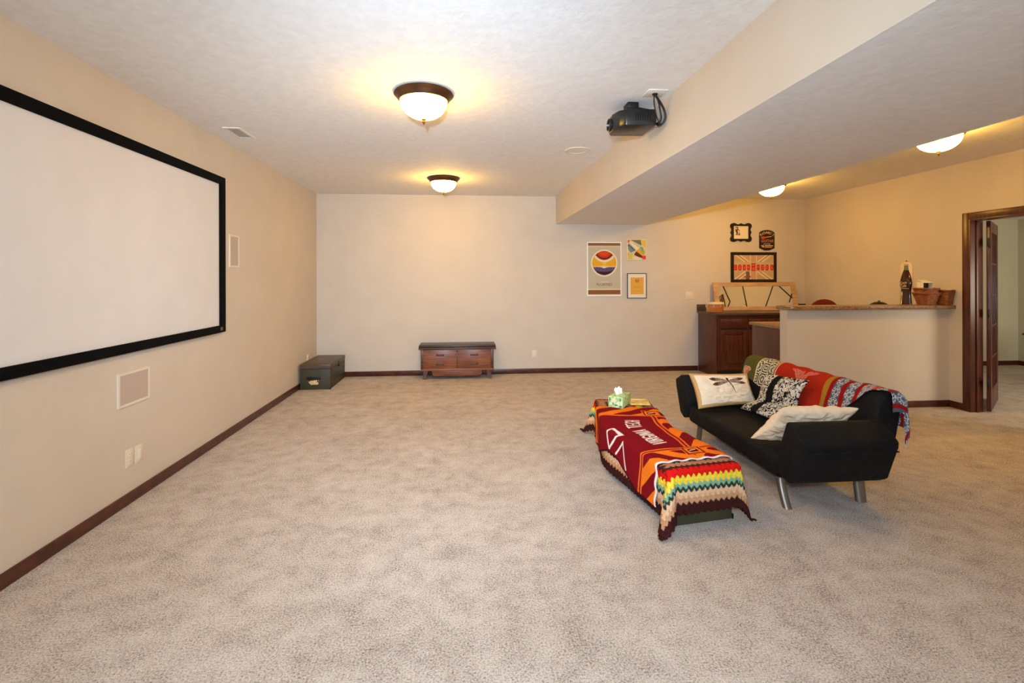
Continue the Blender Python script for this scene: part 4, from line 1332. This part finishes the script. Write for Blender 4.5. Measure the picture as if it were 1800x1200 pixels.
# ------------------------------------------------------------------ pillows
def pillow(name, corners, thick, fn, mat, label, res=90, bend=None, pinch=0.05, cat='pillow', power=0.45, wr=0.0, seed=1):
    """corners: BL, BR, TR, TL in world space; fn(u,v) gives colours of the front"""
    BL, BR, TR, TL = [np.array(p, float) for p in corners]
    g = np.linspace(0, 1, res)
    U, V = np.meshgrid(g, g, indexing='ij')
    # pull the sides in a little so that the corners stand out
    uu = U + (0.5 - U) * pinch * 4 * V * (1 - V)
    vv = V + (0.5 - V) * pinch * 4 * U * (1 - U)
    Pm = ((1 - uu) * (1 - vv))[..., None] * BL + (uu * (1 - vv))[..., None] * BR + (uu * vv)[..., None] * TR + ((1 - uu) * vv)[..., None] * TL
    if bend is not None:
        Pm = Pm + bend(uu, vv)
    n = np.cross(np.gradient(Pm, axis=0), np.gradient(Pm, axis=1))
    n /= np.linalg.norm(n, axis=-1, keepdims=True) + 1e-9
    h = thick / 2 * (16 * U * (1 - U) * V * (1 - V)) ** power
    if wr:
        h = h * (1 + wr * (vnoise(U * 1.0 + V * 0.4, V - U * 0.3, 9, seed) - 0.5) + wr * 0.6 * (vnoise(U, V, 21, seed + 1) - 0.5))
    F = Pm + n * h[..., None]; B = Pm - n * h[..., None]
    idx = np.arange(res * res).reshape(res, res)
    f = np.stack([idx[:-1, :-1], idx[1:, :-1], idx[1:, 1:], idx[:-1, 1:]], -1).reshape(-1, 4)
    k = res * res
    Fc = f.tolist() + [[a[3] + k, a[2] + k, a[1] + k, a[0] + k] for a in f.tolist()]
    Vv = np.concatenate([F.reshape(-1, 3), B.reshape(-1, 3)])
    cf = fn(U, V).reshape(-1, 3)
    lo = Vv[:, 2].min()
    o = mesh(name, Vv, Fc, mat, None, True, origin=(*Vv.mean(0)[:2], lo))
    paint(o, np.concatenate([cf, cf]))
    bm_ = bmesh.new(); bm_.from_mesh(o.data)
    bmesh.ops.remove_doubles(bm_, verts=bm_.verts, dist=1e-6)
    bmesh.ops.recalc_face_normals(bm_, faces=bm_.faces); bm_.to_mesh(o.data); bm_.free()
    tag(o, label, cat, 'pillows on the sofa')
    return o
M_pil = attr_mat('pillow_cotton', rough=0.85, spec=0.15, bump=0.3, bscale=380, sheen=0.0)
def fn_dragon(U, V):
    C = base(U, c(246, 226, 196))
    e = np.minimum(np.minimum(U, 1 - U) * 1.55, np.minimum(V, 1 - V))
    C[e < 0.075] = np.array(c(206, 166, 108)[:3]); C[e < 0.02] = np.array(c(190, 146, 90)[:3])
    asp = 1.7
    def wing(x0, y0, x1, y1, wd, tip):
        dx, dy = (x1 - x0) * asp, (y1 - y0)
        L = math.hypot(dx, dy)
        u = ((U - x0) * asp * dx + (V - y0) * dy) / L / L; v = (-(U - x0) * asp * dy + (V - y0) * dx) / L
        ww = wd * (np.clip(u, 0, 1) ** 0.55) * np.clip((1 - np.clip(u, 0, 1) ** 6), 0, 1)
        mk = (u > 0) & (u < 1) & (np.abs(v) < ww)
        C[mk] = np.array(c(166, 150, 122)[:3])
        C[mk & (u > 0.62 + tip * np.sin(v * 120))] = np.array(c(110, 62, 50)[:3])
        C[mk & ((np.abs(v) > ww - 0.010) | (np.abs(v) < 0.005) | (np.sin(u * 26) > 0.93))] = np.array(c(84, 54, 46)[:3])
    wing(0.565, 0.74, 0.27, 0.80, 0.070, 0.03); wing(0.57, 0.70, 0.285, 0.60, 0.075, 0.03)
    wing(0.605, 0.745, 0.875, 0.82, 0.065, 0.03); wing(0.61, 0.71, 0.895, 0.66, 0.065, 0.03)
    d = seg_dist(U * asp, V, [((0.575 * asp, 0.80), (0.615 * asp, 0.58)), ((0.615 * asp, 0.58), (0.650 * asp, 0.36))])
    w_ = 0.034 * np.clip((V - 0.30) / 0.5, 0.15, 1)
    C[d < w_] = np.array(c(70, 34, 32)[:3])
    return C * (0.95 + 0.1 * vnoise(U, V, 60, 3))[..., None]
pillow('dragonfly_pillow', [(1.985, 4.02, 0.333), (2.560, 4.095, 0.345), (2.525, 4.195, 0.595), (1.985, 4.205, 0.602)], 0.12, fn_dragon, M_pil,
       'cream pillow with a brown dragonfly leaning on the far sofa arm', res=150, pinch=0.06, wr=0.3)
def fn_damask(U, V):
    C = base(U, c(226, 216, 196))
    s = 1.0
    wx = vnoise(U, V, 14, 11) - 0.5; wy = vnoise(U, V, 14, 12) - 0.5
    a = np.sin((U + wx * 0.10) * 2 * PI * 9 + 3 * np.sin((V + wy * 0.12) * 2 * PI * 6)) * np.sin((V + wy * 0.10) * 2 * PI * 9 + 3 * np.sin((U + wx * 0.1) * 2 * PI * 5))
    n = vnoise(U, V, 46, 14) - 0.5
    C[(a + n * 0.9) > 0.08] = np.array(c(24, 23, 24)[:3])
    C[((U > 0.30) & (U < 0.47))] = np.array(c(20, 20, 21)[:3])
    return C
def bend_dam(u, v):
    # sags where the upright part meets the seat
    k = np.exp(-((v - 0.42) / 0.22) ** 2)
    return np.stack([0.045 * k, 0 * k, -0.050 * k], -1)
pillow('damask_pillow', [(2.352, 4.010, 0.335), (2.395, 3.585, 0.345), (2.545, 3.425, 0.690), (2.520, 3.870, 0.660)], 0.085, fn_damask, M_pil,
       'black and white damask pillow with a plain black stripe, middle of the sofa', res=190, bend=bend_dam, pinch=0.04, wr=0.35, seed=5)
def fn_cream(U, V):
    C = base(U, c(248, 220, 184))
    return C * (0.95 + 0.08 * vnoise(U, V, 30, 6))[..., None]
pillow('cream_pillow', [(1.965, 3.225, 0.345), (2.480, 3.225, 0.345), (2.560, 2.985, 0.600), (2.035, 2.985, 0.615)], 0.135, fn_cream, M_pil,
       'plain cream pillow propped against the near sofa arm', res=130, pinch=0.07, wr=0.45, seed=9, power=0.40)

# ------------------------------------------------------------------ two footlockers end to end as a coffee table
TW, TL_, TH = 0.41, 0.775, 0.325
A1, A2 = math.radians(9.0), math.radians(-11.3)
C0 = np.array([1.41, 2.795])
d1 = np.array([-math.sin(A1), math.cos(A1)]); d2 = np.array([-math.sin(A2), math.cos(A2)])
w1 = np.array([math.cos(A1), math.sin(A1)]); w2 = np.array([math.cos(A2), math.sin(A2)])
C1 = C0 + d1 * TL_
C1b = C1 + np.array([0.0, 0.085])
C2 = C1b + d2 * (TL_ - 0.04)
for cc, ww, ang, L_, lab in ((C0, w1, A1, TL_, 'dark green footlocker under the near, crocheted end of the blankets'), (C1b, w2, A2, TL_ - 0.04, 'dark green footlocker under the far blanket end with the tissue box')):
    o0 = cc - ww * TW / 2
    tt = thing('footlocker', (o0[0], o0[1], 0), lab, 'trunk', 'footlockers under the blankets')
    tt.rotation_euler = (0, 0, ang)
    footlocker(tt, TW, L_, TH, M_olive, False)
# run of the table top as one smooth curve: s = 0 at the near end
LT = float(np.linalg.norm(C1 - C0) + np.linalg.norm(C2 - C1))
sA = np.linalg.norm(C1 - C0)
def center(s):
    s = np.asarray(s, float)
    k = ss(sA - 0.20, sA + 0.22, s)
    p1 = C0 + s[..., None] * d1
    dd = (C2 - C1) / np.linalg.norm(C2 - C1)
    p2 = C1 + (s - sA)[..., None] * dd
    p = p1 * (1 - k)[..., None] + p2 * k[..., None]
    a = A1 * (1 - k) + A2 * k
    return p, np.stack([np.cos(a), np.sin(a)], -1), np.stack([-np.sin(a), np.cos(a)], -1)
HW = TW / 2 + 0.004
def drape(S, Tt, z0, off, flare=0.04, k=0.72, floor=0.010):
    """cloth coordinates (s along, t across) to 3-D over the two trunks"""
    sc_ = np.clip(S, 0, LT)
    es = np.abs(S - sc_); sgs = np.sign(S - sc_)
    tc_ = np.clip(Tt, -HW, HW)
    et = np.abs(Tt - tc_); sgt = np.sign(Tt - tc_)
    p, wv, dv = center(sc_)
    rho = np.hypot(es, et)
    phi = np.arctan2(et, es)
    r = 0.018
    a = np.clip(rho / r, 0, PI / 2)
    down = r * (1 - np.cos(a)) + np.clip(rho - r * PI / 2, 0, None)
    outw = r * np.sin(a) + off * np.clip(rho / r, 0, 1) + flare * np.clip(rho - r, 0, None)
    # round the corners the spare cloth swings out like a skirt
    kc = np.where(sgt > 0, 0.16, k * 0.62)
    outw = outw + kc * np.clip(rho - r, 0, None) * np.sin(2 * phi) ** 2 * (1 + 0.10 * np.sin(6 * phi))
    z = z0 - down * 0.985
    exc = np.clip(floor + 0.004 - z, 0, None)
    z = np.maximum(z, floor + 0.004) + 0.10 * exc
    outw = outw + exc * 0.5
    ds = outw * np.cos(phi) * sgs * (es > 0)
    dt = outw * np.sin(phi) * sgt * (et > 0)
    xy = p + wv * (tc_ + dt)[..., None] + dv * ds[..., None]
    return np.concatenate([xy, z[..., None]], -1)

# crocheted afghan
ov_n, ov_f, ov_s = 0.252, 0.25, 0.290
ns, nt_ = 420, 210
S0, S1_, T0 = -ov_n, LT + ov_f, HW + ov_s
gS, gT = np.linspace(0, 1, ns), np.linspace(0, 1, nt_)
GS, GT = np.meshgrid(gS, gT, indexing='ij')
S = S0 + GS * (S1_ - S0); Tt = -T0 + GT * 2 * T0
dn = np.minimum(np.minimum(S - S0, S1_ - S), np.minimum(Tt + T0, T0 - Tt))
# scalloped outer edge
along = np.where(np.minimum(S - S0, S1_ - S) < np.minimum(Tt + T0, T0 - Tt), Tt, S)
sc2 = 0.013 * np.abs(np.sin(along * PI / 0.042)) * ss(0.03, 0.0, dn)
S_ = S + np.where(GS < 0.5, 1, -1) * -sc2 * (np.minimum(S - S0, S1_ - S) <= dn + 1e-6)
T_ = Tt + np.where(GT < 0.5, -1, 1) * sc2 * (np.minimum(Tt + T0, T0 - Tt) <= dn + 1e-6)
P = drape(S_, T_, TH + 0.010, 0.014)
tooth = np.abs(((along / 0.036) % 1.0) - 0.5) * 2
db = dn + (tooth - 0.5) * 0.020
bands = [(0.056, (62, 30, 27)), (0.088, (196, 146, 108)), (0.122, (222, 178, 140)), (0.146, (40, 62, 48)), (0.170, (132, 168, 140)), (0.212, (236, 206, 62)), (0.254, (214, 28, 22)),
         (0.280, (72, 34, 30)), (0.335, (176, 122, 88)), (0.360, (40, 62, 48)), (0.385, (190, 176, 84)), (0.41, (236, 206, 62)), (0.44, (214, 28, 22)), (0.47, (176, 122, 88)), (9, (62, 34, 30))]
C = np.zeros(S.shape + (3,))
done = np.zeros(S.shape, bool)
for lim, col in bands:
    mk = (db < lim) & ~done
    C[mk] = np.array(c(*col)[:3]); done |= mk
# stitch relief: little bumps with a dark eyelet
row = dn / 0.021
sx = (along / 0.036 + 0.5 * (np.floor(row) % 2)) % 1.0 - 0.5
sy = row % 1.0 - 0.5
rel = np.exp(-(sx ** 2 + sy ** 2) / 0.09)
eye = np.exp(-((sx) ** 2 + (sy) ** 2) / 0.006)
C = C * (0.92 + 0.12 * vnoise(S, Tt, 90, 4))[..., None] * (1 - 0.45 * eye)[..., None]
nrm = np.cross(np.gradient(P, axis=0), np.gradient(P, axis=1))
nrm /= np.linalg.norm(nrm, axis=-1, keepdims=True) + 1e-9
P = P + nrm * (rel * 0.006 * np.where(nrm[..., 2:3] > -2, 1, 1)[..., 0])[..., None]
M_crochet = attr_mat('crochet_yarn', rough=0.95, spec=0.04, bump=0.8, bscale=320, sheen=0.0)
o = grid_obj('crochet_afghan', P, C, M_crochet, None, thick=0.006, origin=(C0[0], C0[1], 0.02))
tag(o, 'crocheted afghan in brown, red, yellow and green zigzag bands over the footlockers', 'blanket')

# maroon and orange team blanket on top
M_knit = attr_mat('knit_team_blanket', rough=0.95, spec=0.05, bump=0.4, bscale=420, sheen=0.0)
ns, nt_ = 380, 300
a0, a1 = 0.075, 1.30
b0, b1 = -HW - 0.285, HW + 0.20
GS, GT = np.meshgrid(np.linspace(0, 1, ns), np.linspace(0, 1, nt_), indexing='ij')
Sx = a0 + GS * (a1 - a0)
lhem = b0 + np.interp(Sx, [0.0, 0.3, 0.42, 0.56, 0.70, 0.84, 1.1, 1.4], [0.0, 0.01, 0.05, 0.115, 0.13, 0.06, 0.02, 0.02])
Tx = lhem + GT * (b1 - lhem)
P = drape(Sx, Tx, TH + 0.022, 0.030, flare=0.05)
mar, ora, dmar, wht = c(126, 16, 26), c(238, 122, 30), c(92, 14, 26), c(240, 226, 220)
C = base(Sx, mar)
a = Sx - a0; La = a1 - a0
rb = np.interp(Sx, [0.15, 0.31, 0.8, 1.12, 1.3], [0.045, 0.075, 0.155, 0.145, 0.14])                                     # inner frame line on the sofa side
blk = lambda u: ((u % 0.23) < 0.115)
near = a < 0.185
C[near & blk(Tx + a * 1.1 + 0.02)] = ora[:3]
right = (Tx > rb)
C[right & blk(a * 0.8 - Tx * 0.9 + 0.05)] = ora[:3]
far = a > La - 0.265
C[far & blk(Tx * 0.8 - a + 0.06)] = ora[:3]
def ln(d, w_, lo, hi, v):
    C[(np.abs(d) < w_) & (v > lo) & (v < hi)] = np.array(c(232, 104, 40)[:3])
for off_ in (0.166, 0.194):
    C[np.abs(a - off_) < 0.007] = np.array(c(236, 108, 36)[:3])
C[(np.abs(a - 0.180) < 0.007)] = np.array(mar[:3])
C[(np.abs(a - (La - 0.265)) < 0.010)] = np.array(c(236, 108, 36)[:3])
for off_ in (0.0, 0.030):
    C[(np.abs(Tx - rb - off_) < 0.007) & (a > 0.15) & (a < La - 0.25)] = np.array(c(236, 108, 36)[:3])
C[(np.abs(Tx - rb - 0.015) < 0.008) & (a > 0.17) & (a < La - 0.26)] = np.array(mar[:3])
for ec in (0.135, La - 0.180):
    e = np.maximum(np.abs(a - ec), np.abs(Tx - (rb + 0.020)))
    C[e < 0.070] = np.array(c(236, 116, 34)[:3]); C[(e < 0.062) & (e > 0.050)] = np.array(dmar[:3]); C[(e < 0.050)] = np.array(c(238, 124, 40)[:3])
    u, v = (a - ec), (Tx - rb - 0.020)
    C[(np.abs(u) < 0.030) & (np.abs(v) < 0.036 - 0.3 * np.abs(u))] = np.array(dmar[:3])
    C[(np.abs(u - 0.010 - 0.3 * v) < 0.006) & (np.abs(v) < 0.024)] = np.array(wht[:3])
# stroke lettering
F = {'V': [((0, 1), (.5, 0)), ((.5, 0), (1, 1))], 'I': [((.5, 0), (.5, 1))], 'R': [((0, 0), (0, 1)), ((0, 1), (.8, 1)), ((.8, 1), (1, .76)), ((1, .76), (.8, .5)), ((.8, .5), (0, .5)), ((.4, .5), (1, 0))],
     'G': [((1, .85), (.7, 1)), ((.7, 1), (.3, 1)), ((.3, 1), (0, .75)), ((0, .75), (0, .25)), ((0, .25), (.3, 0)), ((.3, 0), (.8, 0)), ((.8, 0), (1, .2)), ((1, .2), (1, .48)), ((1, .48), (.6, .48))],
     'N': [((0, 0), (0, 1)), ((0, 1), (1, 0)), ((1, 0), (1, 1))], 'A': [((0, 0), (.5, 1)), ((.5, 1), (1, 0)), ((.2, .36), (.8, .36))], 'T': [((.5, 0), (.5, 1)), ((0, 1), (1, 1))],
     'E': [((0, 0), (0, 1)), ((0, 1), (1, 1)), ((0, .5), (.8, .5)), ((0, 0), (1, 0))], 'C': [((1, .85), (.7, 1)), ((.7, 1), (.3, 1)), ((.3, 1), (0, .75)), ((0, .75), (0, .25)), ((0, .25), (.3, 0)), ((.3, 0), (.7, 0)), ((.7, 0), (1, .15))],
     'H': [((0, 0), (0, 1)), ((1, 0), (1, 1)), ((0, .5), (1, .5))]}
msg = 'VIRGINIA TECH'
s_at = 0.375
for ch in msg:
    wch = {'I': 0.020, ' ': 0.038}.get(ch, 0.040)
    if ch != ' ':
        arcb = 0.030 * ((s_at - 0.67) / 0.3) ** 2
        u = (Sx - s_at) / (wch - 0.008); v = (-(Tx + 0.021 - 0.10 * (s_at - 0.4)) - arcb * -0.6) / 0.100
        segs = [((x0 * (wch - 0.008), y0 * 0.1), (x1 * (wch - 0.008), y1 * 0.1)) for (x0, y0), (x1, y1) in F[ch]]
        d = seg_dist(u * (wch - 0.008), v * 0.1, segs)
        C[(d < 0.0062)] = np.array(wht[:3])
    s_at += wch + 0.006
# linked V and T in outline on the hanging side
d = seg_dist(Sx, Tx, [((0.722, -0.206), (0.598, -0.212)), ((0.598, -0.212), (0.676, -0.335)), ((0.676, -0.335), (0.722, -0.206)),
                      ((0.60, -0.345), (0.508, -0.236)), ((0.508, -0.236), (0.452, -0.40))])
C[d < 0.0075] = np.array(wht[:3])
C[a < 0.014] = np.array(c(244, 222, 222)[:3])
C[(Tx - lhem) < 0.012] = np.array(c(60, 16, 24)[:3])
C = C * (0.94 + 0.12 * vnoise(Sx, Tx, 150, 2))[..., None]
nrm = np.cross(np.gradient(P, axis=0), np.gradient(P, axis=1)); nrm /= np.linalg.norm(nrm, axis=-1, keepdims=True) + 1e-9
P = P + nrm * (0.004 * np.sin(Sx * 23 + 1.3) * np.sin(Tx * 17) + 0.004 * np.sin(Tx * 60) * (a < 0.03))[..., None] * 1.0
P[..., 2] = np.maximum(P[..., 2], 0.016)
o = grid_obj('team_blanket', P, C, M_knit, None, thick=0.005, origin=(C0[0], C0[1], 0.03))
tag(o, 'maroon and orange blanket with white lettering spread over the crocheted afghan', 'blanket')

# ------------------------------------------------------------------ tissue box and tray on the far end
M_tbox = noise_mat('floral_card', c(150, 190, 120), c(206, 226, 160), nscale=34, detail=2, rough=0.5, lo=0.42, hi=0.58)
tz = TH + 0.025
tr = thing('tissue_box', (1.345, 4.16, tz), 'small green floral tissue box with a white tissue pulled up', 'tissue box')
tr.rotation_euler = (0, 0, math.radians(-36))
def tl(nm, x0, x1, y0, y1, z0, z1, m, par, bev=0.002):
    oo = soften(bm_obj(nm, box_bm(x0, x1, y0, y1, z0, z1, bev), m, None)); oo.parent = par; return oo
tl('carton', -0.062, 0.062, -0.115, 0.115, 0, 0.092, M_tbox, tr)
M_flower = new_mat('printed_flower', c(232, 214, 178), 0.5); M_leafp = new_mat('printed_leaf', c(54, 104, 96), 0.5)
for k, (x, z, r) in enumerate(((-0.015, 0.062, 0.020), (0.022, 0.040, 0.014), (-0.042, 0.030, 0.012))):
    oo = prism('printed_flower', [(x + r * (1 + 0.25 * math.cos(5 * b_)) * math.cos(b_), z + r * (1 + 0.25 * math.cos(5 * b_)) * math.sin(b_)) for b_ in np.linspace(0, 2 * PI, 30, endpoint=False)], 'y', -0.1158, -0.1148, M_flower, None); oo.parent = tr
for x, z, w_, h_ in ((-0.05, 0.068, 0.006, 0.018), (0.005, 0.022, 0.016, 0.006), (0.045, 0.014, 0.012, 0.008), (0.042, 0.068, 0.006, 0.014), (-0.02, 0.030, 0.004, 0.014)):
    oo = prism('printed_leaf', [(x + w_ * math.cos(b_), z + h_ * math.sin(b_)) for b_ in np.linspace(0, 2 * PI, 10, endpoint=False)], 'y', -0.1157, -0.1148, M_leafp, None); oo.parent = tr
M_tis = new_mat('white_tissue', c(244, 240, 236), 0.9)
g1, g2 = np.meshgrid(np.linspace(-1, 1, 24), np.linspace(0, 1, 18), indexing='ij')
Pt = np.stack([g1 * 0.012 * (1 - g2) + 0.030 * g2 * g1 - 0.022 * g2, g1 * 0.05 * (1 - 0.5 * g2) + 0.02 * g2 + 0.008 * np.sin(g1 * 6), 0.088 + 0.060 * g2 * (1 - 0.25 * g1 ** 2) + 0.006 * np.sin(g1 * 8) * g2], -1)
oo = grid_obj('tissue', Pt, None, M_tis, None, thick=0.0015); oo.parent = tr
M_yel = noise_mat('yellow_tray', c(214, 172, 70), c(232, 200, 104), nscale=20, rough=0.5)
tr = thing('yellow_tray', (1.53, 4.20, tz + 0.002), 'flat yellow tray lying on the afghan beside the tissue box', 'tray')
tr.rotation_euler = (0, 0, math.radians(-11))
tl('tray_base', -0.078, 0.078, -0.085, 0.085, 0, 0.004, noise_mat('tray_print', c(206, 150, 50), c(236, 214, 150), nscale=18, rough=0.5), tr, 0.001)
for x0, x1, y0, y1 in ((-0.08, 0.08, -0.087, -0.080), (-0.08, 0.08, 0.080, 0.087), (-0.085, -0.078, -0.087, 0.087), (0.078, 0.085, -0.087, 0.087)):
    tl('tray_rim', x0, x1, y0, y1, 0, 0.014, M_yel, tr, 0.002)
